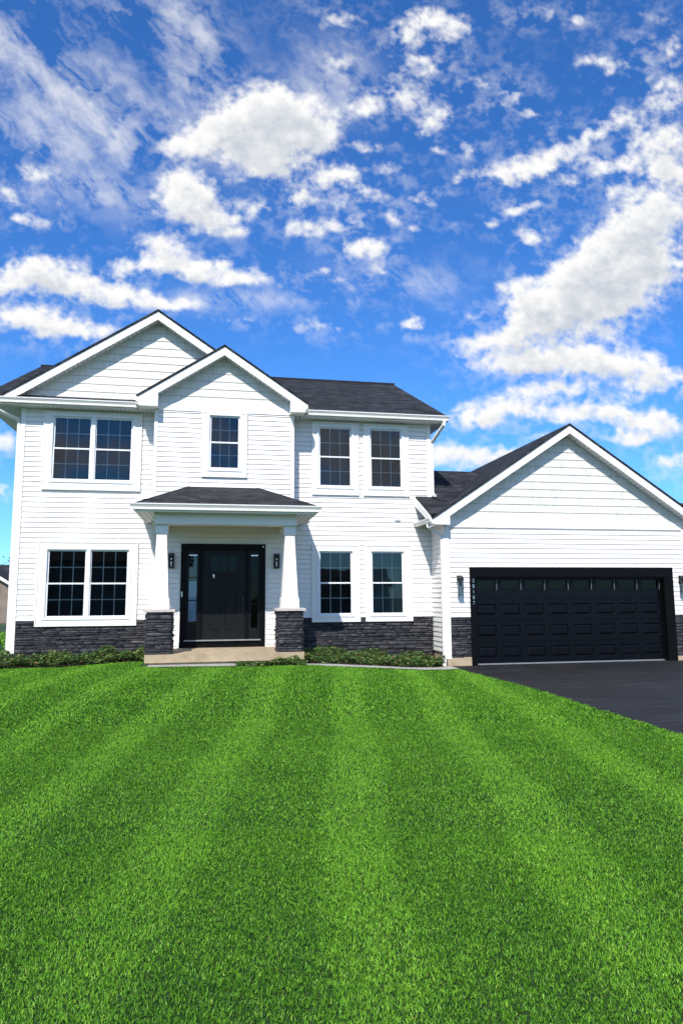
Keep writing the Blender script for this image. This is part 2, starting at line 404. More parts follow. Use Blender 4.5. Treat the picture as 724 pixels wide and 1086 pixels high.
def make_window(w):
    Y = w['Y']; g = w['g']; z0, z1 = w['z']; l, r, b, tp = w['cas']
    x0, x1 = g[0][0], g[-1][1]
    X0, X1, Z0, Z1 = x0 - l, x1 + r, z0 - b, z1 + tp
    ix0, ix1, iz0, iz1 = x0 - .075, x1 + .075, z0 - .075, z1 + .07
    mb = MB()
    # flat outer casing, mitred: four boards with a raised outer bead
    def ring(a, c, y0, y1):
        (ax0, ax1, az0, az1), (cx0, cx1, cz0, cz1) = a, c
        for q in (((ax0, az0), (ax1, az0), (cx1, cz0), (cx0, cz0)), ((ax1, az0), (ax1, az1), (cx1, cz1), (cx1, cz0)),
                  ((ax1, az1), (ax0, az1), (cx0, cz1), (cx1, cz1)), ((ax0, az1), (ax0, az0), (cx0, cz0), (cx0, cz1))):
            mb.prism([(x, y0, z) for x, z in q], (0, y1 - y0, 0))
    ring((X0, X1, Z0, Z1), (ix0 - .01, ix1 + .01, iz0 - .01, iz1 + .01), Y - .046, Y + .01)
    ring((X0 - .004, X1 + .004, Z0 - .004, Z1 + .004), (X0 + .026, X1 - .026, Z0 + .026, Z1 - .026), Y - .058, Y - .0465)
    wn = build(mb, 'window', M['trim'])
    if w['lbl']: wn['label'] = w['lbl']
    # vinyl frame with mullions
    mb = MB(); ring((ix0 - .01, ix1 + .01, iz0 - .01, iz1 + .01), (x0 - .035, x1 + .035, z0 - .035, z1 + .035), Y - .062, Y + .07)
    for (a, c) in zip(g, g[1:]): mb.box(a[1] + .02, c[0] - .02, Y - .058, Y + .07, z0 - .04, z1 + .04)
    build(mb, 'frame', M['sash'], wn)
    zm = (z0 + z1) / 2
    for (gx0, gx1) in g:
        for up in (1, 0):
            s0, s1 = (zm - .004, z1) if up else (z0, zm - .004)
            yf = Y - .012 if up else Y - .034
            mb = MB()
            ring((gx0 - .035, gx1 + .035, s0 - (.018 if up else .035), s1 + (.035 if up else .018)), (gx0 + .004, gx1 - .004, s0 + (.017 if up else .002), s1 - (.002 if up else .017)), yf, yf + .02)
            so = build(mb, 'sash', M['sash'], wn)
            mb = MB(); yg = yf + .008
            mb.box(gx0, gx1, yg, yg + .004, s0 + .002, s1 - .002)
            build(mb, 'glass_pane', M['glass'], wn)
            mb = MB(); yy = yg + .012
            for k in (1, 2):
                xx = gx0 + (gx1 - gx0) * k / 3; mb.box(xx - .010, xx + .010, yy, yy + .005, s0, s1)
            zz = (s0 + s1) / 2; mb.box(gx0, gx1, yy - .001, yy + .006, zz - .010, zz + .010)
            build(mb, 'grille', M['muntin'], wn)
    if w['blind']:
        mb = MB(); zz = z0 - .01; n = 0
        for (gx0, gx1) in g:
            zz = z0 - .01
            while zz < z1 + .02:
                tl = .012 + random.uniform(-.002, .002)
                mb.poly([(gx0 - .02, Y + .085 - tl, zz), (gx1 + .02, Y + .085 - tl, zz), (gx1 + .02, Y + .085 + tl, zz + .052), (gx0 - .02, Y + .085 + tl, zz + .052)])
                zz += .048
        build(mb, 'blind', M[w['blind']], wn)
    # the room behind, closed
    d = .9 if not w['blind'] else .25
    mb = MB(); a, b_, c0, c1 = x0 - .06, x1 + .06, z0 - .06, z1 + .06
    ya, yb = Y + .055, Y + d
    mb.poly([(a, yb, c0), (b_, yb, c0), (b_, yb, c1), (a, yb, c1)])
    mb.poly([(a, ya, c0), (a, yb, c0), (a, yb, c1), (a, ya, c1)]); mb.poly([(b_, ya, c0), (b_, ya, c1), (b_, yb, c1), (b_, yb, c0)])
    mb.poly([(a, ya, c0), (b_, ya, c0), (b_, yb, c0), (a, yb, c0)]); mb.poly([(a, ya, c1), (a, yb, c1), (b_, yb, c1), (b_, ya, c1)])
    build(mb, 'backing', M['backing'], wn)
    return wn
for w in WIN: make_window(w)

mainh = [hole_of(w) for w in WIN if w['Y'] == 0]
def adoptH(o): adopt(o, H); return o
C_ = lambda v: (lambda z: v)
ST = 1.10   # top of stone
# front walls: left field, right field, full width strips
adoptH(siding('wall', M['siding'], None, PF(0), ST, ZE, C_(XL), C_(BX0), mainh, start=ST))
adoptH(siding('wall', M['siding'], None, PF(0), ST, ZE, C_(BX1), C_(XR), mainh, start=ST))
# bump-out front and cheeks
adoptH(siding('wall', M['siding'], None, PF(BY), .47, 5.83, C_(BX0), C_(BX1), [hole_of(WIN[6]), (-5.90, -4.08, .40, 2.76)], start=ST - .1143 * 6))
adoptH(siding('wall', M['siding'], None, PL(BX0), .3, 6.3, C_(0), C_(-BY), start=.3))
adoptH(siding('wall', M['siding'], None, PR(BX1), .3, 6.3, C_(BY), C_(0), start=.3))
# sides and back of the main block (gable ends)
zg = lambda z: max(0., (z - EZ) / S + EY)
adoptH(siding('wall', M['siding'], None, PL(XL), .3, ridgeZ - .1, lambda z: -(YB - zg(z + .1)), lambda z: -zg(z + .1), start=ST - .1143 * 7))
adoptH(siding('wall', M['siding'], None, PR(XR), .3, ridgeZ - .1, lambda z: zg(z + .1), lambda z: YB - zg(z + .1), start=.3))
adoptH(siding('wall', M['siding'], None, PB(YB), .3, ZE, C_(-XR), C_(-XL), start=.3))
# garage
gh = [(.70, 5.78, -.1, 2.2)]
adoptH(siding('wall', M['siding'], None, PF(GY), 1.10, 3.18, C_(GX0), C_(GX1), gh, start=1.10))
adoptH(siding('wall', M['siding'], None, PL(GX0), .28, 3.5, C_(0), C_(-GY), start=ST - .1143 * 7))
adoptH(siding('wall', M['siding'], None, PR(GX1), .2, 3.5, C_(GY), C_(GB), start=.2))
adoptH(siding('wall', M['siding'], None, PB(GB), .2, 3.3, C_(-GX1), C_(-GX0), start=.2))

# gables in shake panels
GS = .667
AX1, AZ1 = -6.585, 8.29   # left gable
AX2, AZ2 = -5.045, 7.363  # bump gable
AX3, AZ3 = 3.19, 5.723    # garage gable
def gable(Y, ax, az, z0, xl, xr, start):
    top = az - .16
    adoptH(siding('gable_wall', M['shake'], None, PF(Y), z0, top, lambda z: max(xl, ax - (top - z) / GS), lambda z: min(xr, ax + (top - z) / GS), exp=.187, lip=.013, start=start))
gable(0, AX1, AZ1, 6.12, XL, -3.3, 6.13)
gable(BY, AX2, AZ2, 6.0, BX0, BX1, 6.0)
gable(GY, AX3, AZ3, 3.38, GX0, GX1, 3.38)
mb = MB(); mb.box(BX0 + .02, BX1 - .02, BY - .024, BY + .02, 5.83, 6.0); mb.box(BX0 + .02, BX1 - .02, BY - .032, BY - .0245, 5.83, 5.845); build(mb, 'frieze_board', M['trim'])
mb = MB(); mb.box(GX0 + .02, GX1 - .02, GY - .024, GY + .02, 3.185, 3.38); mb.box(GX0 + .02, GX1 - .02, GY - .032, GY - .0245, 3.183, 3.20); build(mb, 'frieze_board', M['trim'])

# corner posts
def post(x0, x1, y0, y1, z0, z1):
    mb = MB(); mb.box(x0, x1, y0, y1, z0, z1); build(mb, 'corner_post', M['trim'])
post(XL - .025, XL + .075, -.03, .08, .22, ZE)
post(XR - .075, XR + .025, -.03, .08, 3.9, ZE)
post(BX0 - .025, BX0 + .055, BY - .03, BY + .07, .5, 5.83)
post(BX1 - .055, BX1 + .025, BY - .03, BY + .07, .5, 5.83)
post(GX0 - .03, GX0 + .105, GY - .03, GY + .08, .16, 3.2)
post(GX1 - .105, GX1 + .03, GY - .03, GY + .08, .16, 3.2)

# foundation and stone veneer
mb = MB(); mb.box(XL + .01, XR - .02, .004, YB - .01, -.3, .4); build(mb, 'foundation', M['concrete'])
mb = MB(); mb.box(GX0 + .012, .66, GY - .02, GY + .3, -.3, .195); 
build(mb, 'foundation', M['concrete']); mb = MB(); mb.box(5.90, GX1 - .01, GY - .02, GY + .3, -.3, .115)
build(mb, 'foundation', M['concrete']); mb = MB()
mb.box(GX0 + .014, GX0 + .2, GY + .3, 0, -.3, .32); build(mb, 'foundation', M['concrete'])
for fc in ((PF(.0), XL + .075, BX0, .18, ST), (PF(.0), BX1, XR - .0, .18, ST), (PF(GY), GX0 + .105, .655, .20, ST), (PF(GY), 5.905, GX1 - .1, .12, ST)):
    adoptH(stones('stone_veneer', [fc], None))

# ---- roofs
mb = MB()
xl, xr = XL - .80, XR + .39
shingle_plane(mb, [(xl, EY, EZ), (xr, EY, EZ), (xr, ridgeY, ridgeZ), (xl, ridgeY, ridgeZ)])
shingle_plane(mb, [(xl, ridgeY, ridgeZ), (xr, ridgeY, ridgeZ), (xr, 2 * ridgeY - EY, EZ), (xl, 2 * ridgeY - EY, EZ)])
# ridge caps
x = xl
while x < xr:
    e = min(x + .2, xr); j = random.uniform(0, .004)
    mb.box(x + .004, e, ridgeY - .13, ridgeY + .13, ridgeZ - .08, ridgeZ + .002 + j); x += .2
mainroof = build(mb, 'roof', M['shingle'])

def gable_roof(ax, az, half, y0, y1):
    mb = MB(); zf = az - GS * half
    shingle_plane(mb, [(ax - half, y0, zf), (ax, y0, az), (ax, y1, az), (ax - half, y1, zf)])
    shingle_plane(mb, [(ax, y0, az), (ax + half, y0, zf), (ax + half, y1, zf), (ax, y1, az)])
    return build(mb, 'roof', M['shingle'])
gr1 = gable_roof(AX1, AZ1, 3.36, -.325, 4.7)
gr2 = gable_roof(AX2, AZ2, 1.93, BY - .325, 2.8)
gr3 = gable_roof(AX3, AZ3, 3.53, GY - .325, GB + .02)
mb = MB(); mb.poly([(GX0, GB - .01, 3.2), (AX3, GB - .01, AZ3 - .08), (GX1, GB - .01, 3.2)]); build(mb, 'gable_wall', M['siding'])

def rake(ax, az, half, yr, yw, wallx, retz, roof, side=(1, 1)):
    """rake fascia, sloping soffit and boxed eave returns at yr, back to wall yw"""
    t0 = .045; hh = .20
    mb = MB(); z = lambda x, d: az - d - GS * abs(x - ax)
    for s in (-1, 1):
        if not side[0 if s < 0 else 1]: continue
        xo = ax + s * half; xi = wallx[0] if s < 0 else wallx[1]
        pts = [(ax, yr, az - t0), (xo, yr, z(xo, t0)), (xo, yr, z(xo, t0 + .10)), (xi, yr, z(xi, t0 + hh)), (ax, yr, az - t0 - hh)]
        mb.prism(pts, (0, .03, 0))
    build(mb, 'rake_board', M['trim'], roof)
    mb = MB()
    for s in (-1, 1):
        if not side[0 if s < 0 else 1]: continue
        xo = ax + s * half
        d = t0 + hh - .03
        mb.prism([(ax, yr + .0305, z(ax, d)), (xo, yr + .0305, z(xo, d)), (xo, yw, z(xo, d)), (ax, yw, z(ax, d))], (0, 0, .02))
    build(mb, 'soffit', M['soffit'], roof)
    if retz is not None:
        for s in (-1, 1):
            mb = MB()
            xo = ax + s * (half - .002); xi = wallx[0] if s < 0 else wallx[1]
            pts = [(xo, yr - .004, z(xo, t0 + .002)), (xi, yr - .004, z(xi, t0 + hh - .02)), (xi, yr - .004, retz), (xo + -s * .06, yr - .004, retz)]
            mb.prism(pts, (0, yw - yr + .004, 0))
            build(mb, 'eave_return', M['trim'], roof)
rake(AX1, AZ1, 3.36, -.30, 0, (XL, -3.4), None, gr1)
rake(AX2, AZ2, 1.93, BY - .30, BY, (-6.50, -3.52), 5.845, gr2)
rake(AX3, AZ3, 3.53, GY - .30, GY, (.10, 6.28), 3.215, gr3)
# bump eaves, sides behind the returns
mb = MB(); mb.box(-6.96, BX0, BY, -.3, 5.86, 5.88); mb.box(-6.97, -6.94, BY, -.30, 5.88, 6.0); build(mb, 'soffit', M['soffit'], gr2)
mb = MB(); mb.box(BX1, -3.12, BY, -.3, 5.86, 5.88); mb.box(-3.14, -3.11, BY, -.3, 5.88, 6.0); build(mb, 'soffit', M['soffit'], gr2)

# main soffit, fascia, barge
mb = MB(); mb.box(xl + .02, xr - .02, -.30, 0, ZE, ZE + .02); mb.box(xl + .02, XL, 0, YB, ZE, ZE + .02); mb.box(XR, xr - .02, 0, YB, ZE, ZE + .02)
mb.box(xl + .02, xr - .02, YB, YB + .3, ZE, ZE + .02); build(mb, 'soffit', M['soffit'], mainroof)
mb = MB(); mb.box(xl + .01, xr - .01, -.325, -.3005, ZE - .01, EZ - .045)
for X in (xl, xr - .025):
    mb.prism([(X, -.32, ZE - .005), (X, -.32, EZ - .05), (X, ridgeY, ridgeZ - .05), (X, 2 * ridgeY + .32, EZ - .05), (X, 2 * ridgeY + .32, ZE - .005), (X, ridgeY, ridgeZ - .25)], (.025, 0, 0))
build(mb, 'fascia', M['trim'], mainroof)

def gutter(p0, p1, roof, out, ztop, h=.115, d=.115):
    """K-style gutter profile swept between p0,p1 (x,y); out = outward unit (x,y)"""
    prof = [(0, ztop), (d, ztop), (d, ztop - .02), (d - .012, ztop - .035), (d - .035, ztop - h * .6), (d - .04, ztop - h), (0, ztop - h), (0, ztop - h + .01), (d - .05, ztop - h + .01), (d - .012, ztop - .012), (0, ztop - .012)]
    a = [(p0[0] + out[0] * q, p0[1] + out[1] * q, z) for q, z in prof[:7]]
    off = (p1[0] - p0[0], p1[1] - p0[1], 0)
    mb = MB(); mb.prism(a, off); return build(mb, 'gutter', M['trim'], roof)
gutter((xl - .0, -.326), (-6.98, -.326), mainroof, (0, -1), 6.005)
gutter((-3.10, -.326), (xr, -.326), mainroof, (0, -1), 6.005)

# downspouts
def spout(pts):
    mb = MB(); mb.rect_tube(pts, .075, .055); build(mb, 'downspout', M['trim'])
spout([(XL - .62, -.38, 5.88), (XL - .62, -.38, 5.80), (XL - .08, -.02, 5.58), (XL - .065, 0.0, 5.45), (XL - .065, 0.0, .4), (XL - .075, -.06, .28), (XL - .10, -.25, .24)])
spout([(XR + .28, -.38, 5.90), (XR + .26, -.37, 5.78), (XR + .075, .02, 5.42), (XR + .065, .03, 5.3), (XR + .065, .03, 4.14), (XR + .07, -.02, 4.08), (XR + .09, -.12, 4.05)])
spout([(-.36, -1.0, 3.27), (-.35, -1.0, 3.2), (-.02, -.93, 2.98), (.0, -.93, 2.85), (.0, -.93, .12), (-.04, -1.02, .06), (-.08, -1.15, .05)])

# ---- garage main roof (ridge along x), its left rake laps onto the main wall
gS = .5; gz0 = 3.42; gy0 = GY - .30
gridge_y = 2.15; gridge_z = gz0 + gS * (gridge_y - gy0)
mb = MB(); gxl, gxr = -.34, GX1 + .36
zg3 = lambda x: AZ3 - GS * abs(x - AX3)
yv3 = lambda x: gy0 + (zg3(x) - gz0) / gS - .06
rp = lambda x, yq: (x, yq, gz0 + gS * (yq - gy0))
xm = AX3 - (AZ3 - gridge_z) / GS + .02; xm2 = 2 * AX3 - xm
shingle_plane(mb, [rp(gxl, gy0), rp(XR + .001, yv3(XR)), rp(XR + .001, -.002), rp(gxl, -.002)])
shingle_plane(mb, [rp(XR + .002, yv3(XR)), rp(xm, gridge_y), rp(XR + .002, gridge_y)])
shingle_plane(mb, [rp(gxr, gy0 + .05), rp(gxr, gridge_y), rp(xm2, gridge_y)])
shingle_plane(mb, [(XR + .002, gridge_y, gridge_z), (gxr, gridge_y, gridge_z), (gxr, GB + .35, gridge_z - gS * (GB + .35 - gridge_y)), (XR + .002, GB + .35, gridge_z - gS * (GB + .35 - gridge_y))])
groof = build(mb, 'roof', M['shingle'])
mb = MB()
zz = lambda y, d: gz0 + gS * (y - gy0) - d
mb.prism([(gxl - .0, gy0 + .05, zz(gy0 + .05, .04)), (gxl - .0, -.003, zz(0, .04)), (gxl - .0, -.003, zz(0, .24)), (gxl - .0, gy0 + .05, zz(gy0 + .05, .20))], (-.025, 0, 0))
build(mb, 'rake_board', M['trim'], groof)
mb = MB(); mb.prism([(gxl, gy0 + .04, zz(gy0 + .04, .2)), (gxl, -.003, zz(0, .2)), (GX0, -.003, zz(0, .2)), (GX0, gy0 + .04, zz(gy0 + .04, .2))], (0, 0, .02))
build(mb, 'soffit', M['soffit'], groof)
# short gutter tip on the corner
gutter((gxl + .03, -.02), (gxl + .03, gy0 + .012), groof, (-1, 0), 3.375, .10, .10)
# gable-end wall above the garage sides
mb = MB(); mb.poly([(GX1 - .01, GY, 3.3), (GX1 - .01, GB, 3.3), (GX1 - .01, gridge_y, gridge_z - .1)]); build(mb, 'gable_wall', M['siding'])

# ---- garage door
mb = MB()
mb.box(.64, .775, GY - .045, GY + .03, 0.0, 2.255); mb.box(5.665, 5.91, GY - .045, GY + .03, 0.0, 2.255)
mb.box(.775, 5.665, GY - .046, GY + .03, 2.03, 2.256)
mb.box(.74, .779, GY - .02, GY + .16, 0, 2.03); mb.box(5.66, 5.70, GY - .02, GY + .16, 0, 2.03); mb.box(.779, 5.66, GY - .02, GY + .16, 1.995, 2.03)
mb.box(.779, .80, GY + .075, GY + .10, 0.02, 1.99); mb.box(5.64, 5.66, GY + .075, GY + .10, 0.02, 1.99)
gd = build(mb, 'garage_door_frame', M['black'])
DY = GY + .11
gx0, gx1 = .78, 5.66; nP = 8; pw = (gx1 - gx0) / nP
zsec = [.03, .515, 1.01, 1.505, 2.0]
gdoor = MB(); wins = []
for k in range(4):
    s0, s1 = zsec[k] + .003, zsec[k + 1] - .003
    for j in range(nP):
        a, b = gx0 + j * pw, gx0 + (j + 1) * pw
        m_ = .062; pz0, pz1 = s0 + .12, s1 - .105
        if k == 3: pz0, pz1 = s0 + .225, s1 - .03
        px0, px1 = a + m_, b - m_
        # stiles / rails
        for q in ((a, px0, s0, s1), (px1, b, s0, s1), (px0, px1, s0, pz0), (px0, px1, pz1, s1)):
            gdoor.box(q[0], q[1], DY, DY + .04, q[2], q[3])
        if k == 3:
            wins.append((px0, px1, pz0, pz1)); continue
        # sunk bevel then raised field
        y1 = DY + .022; i1 = .02; i2 = .055
        o_ = [(px0, pz0), (px1, pz0), (px1, pz1), (px0, pz1)]; n_ = [(px0 + i1, pz0 + i1), (px1 - i1, pz0 + i1), (px1 - i1, pz1 - i1), (px0 + i1, pz1 - i1)]
        r_ = [(px0 + i2, pz0 + i2), (px1 - i2, pz0 + i2), (px1 - i2, pz1 - i2), (px0 + i2, pz1 - i2)]
        for A, ya, B, yb in ((o_, DY, n_, y1), (n_, y1, r_, DY + .003)):
            for i in range(4):
                jn = (i + 1) % 4
                gdoor.poly([(A[i][0], ya, A[i][1]), (A[jn][0], ya, A[jn][1]), (B[jn][0], yb, B[jn][1]), (B[i][0], yb, B[i][1])])
        gdoor.poly([(x_, DY + .003, z_) for x_, z_ in r_])
gdo = build(gdoor, 'garage_door', M['gdoor'])
for (a, b, c, d) in wins:
    mb = MB(); mb.box(a, b, DY + .012, DY + .016, c, d); build(mb, 'glass_pane', M['glass_dark'], gdo)
    mb = MB()
    for q in ((a, a + .018, c, d), (b - .018, b, c, d), (a + .018, b - .018, c, c + .018), (a + .018, b - .018, d - .018, d)): mb.box(q[0], q[1], DY - .008, DY + .011, q[2], q[3])
    build(mb, 'window_trim', M['gdoor'], gdo)
    mb = MB(); mb.box(b + .012, b + .03, DY - .012, DY - .0005, c - .01, d + .01); build(mb, 'trim_strip', M['strip'], gdo)
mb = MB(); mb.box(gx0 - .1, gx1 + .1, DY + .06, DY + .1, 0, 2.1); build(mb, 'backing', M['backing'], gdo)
mb = MB(); mb.box(gx0 + .01, gx1 - .01, DY - .02, DY + .03, -.01, .028); build(mb, 'bottom_seal', M['shelf'], gdo)

# house number, stacked down the left garage jamb
zt = 2.0
for ch in '28187':
    cu = bpy.data.curves.new('digit', 'FONT'); cu.body = ch; cu.size = .115; cu.extrude = .006; cu.align_x = 'CENTER'
    tmp = bpy.data.objects.new('digit', cu); COL.objects.link(tmp)
    dg = bpy.context.evaluated_depsgraph_get(); me = bpy.data.meshes.new_from_object(tmp.evaluated_get(dg))
    bpy.data.objects.remove(tmp)
    me.name = 'house_number'; me.materials.clear(); me.materials.append(M['bright'])
    o = bpy.data.objects.new('house_number', me); COL.objects.link(o)
    me.transform(Matrix.Translation((.712, GY - .055, zt - .10)) @ Matrix.Rotation(R(90), 4, 'X')); zt -= .128
    adopt(o, H)

# ---- porch
porch = MB()
SX0, SX1, SY = -6.50, -3.395, -2.25
porch.box(SX0, SX1, SY, BY - .03, .335, .485); porch.box(SX0 + .04, SX1 - .04, SY + .05, -.5, -.2, .335)
porch.box(SX0, BX0 + .3, BY - .0299, -.02, .34, .484)
build(porch, 'porch_slab', M['concrete'])
def pier(x0, x1, yf=-2.1, yb=-1.6):
    o = stones('stone_pier', [(PF(yf), x0 + .015, x1 - .015, .485, 1.305), (PL(x0 + .015), -yb, -yf, .485, 1.305), (PR(x1 - .015), yf, yb, .485, 1.305),
                              (PB(yb), -x1 + .015, -x0 - .015, .485, 1.305)], None)
    adopt(o, H)
    mb = MB(); mb.box(x0 - .055, x1 + .055, yf - .06, yb + .06, 1.306, 1.352); mb.box(x0 - .03, x1 + .03, yf - .035, yb + .035, 1.3521, 1.362); build(mb, 'pier_cap', M['cap'])
    cx = (x0 + x1) / 2; cy = (yf + yb) / 2
    mb = MB()
    def fr(z0, w0, z1, w1):
        a = [(cx - w0, cy - w0, z0), (cx + w0, cy - w0, z0), (cx + w0, cy + w0, z0), (cx - w0, cy + w0, z0)]
        b = [(cx - w1, cy - w1, z1), (cx + w1, cy - w1, z1), (cx + w1, cy + w1, z1), (cx - w1, cy + w1, z1)]
        for i in range(4): mb.poly([a[i], a[(i + 1) % 4], b[(i + 1) % 4], b[i]])
        mb.poly(b); mb.poly(a[::-1])
    fr(1.3622, .19, 1.56, .185); fr(1.56, .185, 1.575, .168); fr(1.5752, .166, 2.88, .097); fr(2.88, .125, 3.058, .125); fr(2.865, .115, 2.8799, .12)
    build(mb, 'column', M['trim'])
pier(-6.505, -6.0); pier(-3.92, -3.405)
# beams
b0 = (-6.40, -3.53)
mb = MB(); mb.box(b0[0], b0[1], -2.06, -1.70, 3.06, 3.29)
mb.box(b0[0], b0[0] + .22, -1.6999, -.02, 3.062, 3.29); mb.box(b0[1] - .22, b0[1], -1.6999, -.02, 3.062, 3.29)
build(mb, 'beam', M['trim'])
mb = MB()
for x0 in (b0[0] - .02,): mb.box(x0, x0 + .2, -.12, -.014, 1.36, 3.06); mb.box(x0 - .04, x0 + .24, -.16, -.012, 2.96, 3.0595)
build(mb, 'pilaster', M['trim'])
# roof and ceiling
PX0, PX1, PYF = -6.735, -3.165, -2.31; pz = 3.445
k0, k1, kz = -5.785, -4.25, 4.085
sl = (kz - pz) / (k0 - PX0); sr = (kz - pz) / (PX1 - k1)
mb = MB()
shingle_plane(mb, [(PX0, PYF, pz), (PX1, PYF, pz), (k1, BY - .012, kz), (k0, BY - .012, kz)], .03)
shingle_plane(mb, [(PX0, PYF, pz), (k0, BY - .012, kz), (BX0 - .03, BY - .012, pz + sl * (BX0 - .03 - PX0)), (BX0 - .03, -.015, pz + sl * (BX0 - .03 - PX0)), (PX0, -.015, pz)], .03)
shingle_plane(mb, [(PX1, PYF, pz), (PX1, -.015, pz), (BX1 + .03, -.015, pz + sr * (PX1 - BX1 - .03)), (BX1 + .03, BY - .012, pz + sr * (PX1 - BX1 - .03)), (k1, BY - .012, kz)], .03)
for (a, b) in (((PX0, PYF, pz), (k0, BY, kz)), ((PX1, PYF, pz), (k1, BY, kz))):
    mb.tube([(a[0], a[1], a[2] - .02), (b[0], b[1], b[2] - .02)], .035, 6)
proof = build(mb, 'porch_roof', M['shingle'])
mb = MB(); mb.box(PX0 + .02, PX1 - .02, -2.30, BY - .02, 3.285, 3.30); mb.box(PX0 + .02, BX0, BY - .0199, -.02, 3.285, 3.30); mb.box(BX1, PX1 - .02, BY - .0199, -.02, 3.285, 3.30)
build(mb, 'soffit', M['soffit'], proof)
mb = MB(); mb.box(PX0 + .01, PX1 - .01, -2.32, -2.3005, 3.27, 3.415); mb.box(PX0 + .0, PX0 + .0195, -2.32, -.02, 3.27, 3.414); mb.box(PX1 - .0195, PX1, -2.32, -.02, 3.27, 3.414)
build(mb, 'fascia', M['trim'], proof)
gutter((PX0 - .1, -2.321), (PX1 + .1, -2.321), proof, (0, -1), 3.43, .12, .1)
gutter((PX0 - .001, -2.32), (PX0 - .001, -.03), proof, (-1, 0), 3.43, .12, .1)
gutter((PX1 + .001, -2.32), (PX1 + .001, -.03), proof, (1, 0), 3.43, .12, .1)

# ---- front door unit
def D(mb, x0, x1, z0, z1, y0, y1): mb.box(x0, x1, y0, y1, z0, z1)
y = BY
mb = MB(); X0, X1, Z0, Z1 = -5.93, -4.055, .487, 2.785
D(mb, X0, X0 + .12, Z0, Z1, y - .05, y + .12); D(mb, X1 - .12, X1, Z0, Z1, y - .05, y + .12); D(mb, X0 + .12, X1 - .12, 2.65, Z1, y - .05, y + .12)
D(mb, -5.53, -5.455, .66, 2.65, y - .02, y + .1); D(mb, -4.495, -4.43, .66, 2.65, y - .02, y + .1)
dr = build(mb, 'front_door', M['black']); dr['label'] = 'glossy black front door with sidelights and three-lite top window'
mb = MB(); D(mb, X0 + .12, X1 - .12, .487, .63, y - .03, y + .1); build(mb, 'apron', M['black'], dr)
mb = MB(); D(mb, X0 + .10, X1 - .10, .631, .656, y - .085, y + .1); build(mb, 'threshold', M['shelf'], dr)
mb = MB(); dx0, dx1 = -5.453, -4.497; ys = y + .02
li = (-5.27, -4.70, 2.17, 2.53)
for q in ((dx0, li[0], .66, 2.645), (li[1], dx1, .66, 2.645), (li[0], li[1], li[3], 2.645), (li[0], li[1], 1.95, li[2])): D(mb, *q, ys, ys + .045)
D(mb, li[0], li[1], .66, .84, ys, ys + .045); D(mb, -5.015, -4.955, .84, 1.95, ys, ys + .045)
for a, b in ((-5.27, -5.015), (-4.955, -4.70)):
    D(mb, a, b, .84, 1.95, ys + .022, ys + .045); D(mb, a + .035, b - .035, .875, 1.915, ys + .008, ys + .0215)
for k in (1, 2):
    xx = li[0] + (li[1] - li[0]) * k / 3; D(mb, xx - .012, xx + .012, li[2], li[3], ys + .004, ys + .03)
D(mb, li[0] - .04, li[1] + .04, 2.10, 2.13, ys - .03, ys - .001)
build(mb, 'door_leaf', M['door'], dr)
mb = MB(); D(mb, li[0], li[1], li[2], li[3], ys + .018, ys + .022); build(mb, 'glass_pane', M['glass_door'], dr)
for a, b in ((X0 + .12, -5.53), (-4.43, X1 - .12)):
    gl = (a + .06, b - .045, 1.02 if a < -5 else .90, 2.53)
    mb = MB()
    for q in ((a, gl[0], .66, 2.65), (gl[1], b, .66, 2.65), (gl[0], gl[1], gl[3], 2.65), (gl[0], gl[1], .66, gl[2])): D(mb, *q, ys, ys + .04)
    D(mb, gl[0] + .03, gl[1] - .03, .72, gl[2] - .06, ys - .008, ys - .0005)
    for zz_ in (gl[2] + (gl[3] - gl[2]) / 3, gl[2] + (gl[3] - gl[2]) * 2 / 3): D(mb, gl[0], gl[1], zz_ - .01, zz_ + .01, ys + .004, ys + .03)
    build(mb, 'sidelight', M['door'], dr)
    mb = MB(); D(mb, gl[0], gl[1], gl[2], gl[3], ys + .018, ys + .022); build(mb, 'glass_pane', M['glass_door'] if a > -5 else M['glass_clear'], dr)
    mb = MB(); D(mb, gl[0] - .003, gl[1] + .003, gl[3] - .012, gl[3] + .012, ys - .006, ys - .0008); build(mb, 'glazing_clip', M['bright'], dr)
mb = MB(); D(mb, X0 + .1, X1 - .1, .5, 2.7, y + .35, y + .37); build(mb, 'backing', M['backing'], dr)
mb = MB(); D(mb, X0 + .15, -5.56, 1.06, 1.95, y + .055, y + .06); build(mb, 'painted_daylight', simple('blue_daylight_paint', (.30, .48, .68), .8, .25, 7), dr)  # added panel, its blue colour stands in for bright light in the left sidelight
mb = MB(); D(mb, -5.225, -5.19, 2.03, 2.10, ys - .03, ys - .0005); mb.tube([(-5.2075, ys - .035, 2.06), (-5.2075, ys - .03, 2.02)], .02, 8); build(mb, 'knocker', M['bright'], dr)
mb = MB(); D(mb, -4.565, -4.53, 1.42, 1.60, ys - .012, ys - .0005); mb.tube([(-4.5475, ys - .0125, 1.57), (-4.5475, ys - .05, 1.57)], .022, 8)
mb.tube([(-4.5475, ys - .0125, 1.46), (-4.5475, ys - .055, 1.46), (-4.5475, ys - .055, 1.25), (-4.5475, ys - .0125, 1.23)], .009, 6); build(mb, 'door_handle', M['lantern'], dr)
mb = MB(); D(mb, -5.905, -5.88, 1.60, 1.72, y - .062, y - .0505); build(mb, 'doorbell', M['bright'], dr)
mb = MB(); D(mb, -4.125, -4.10, 2.715, 2.735, y - .062, y - .0505); build(mb, 'sensor', M['bright'], dr)
# white casing round the door
mb = MB(); D(mb, X0 - .03, X0 - .001, .49, Z1 + .03, y - .03, y + .02); D(mb, X1 + .001, X1 + .03, .49, Z1 + .03, y - .03, y + .02); D(mb, X0, X1, Z1 + .001, Z1 + .03, y - .03, y + .02)
build(mb, 'door_casing', M['trim'], dr)
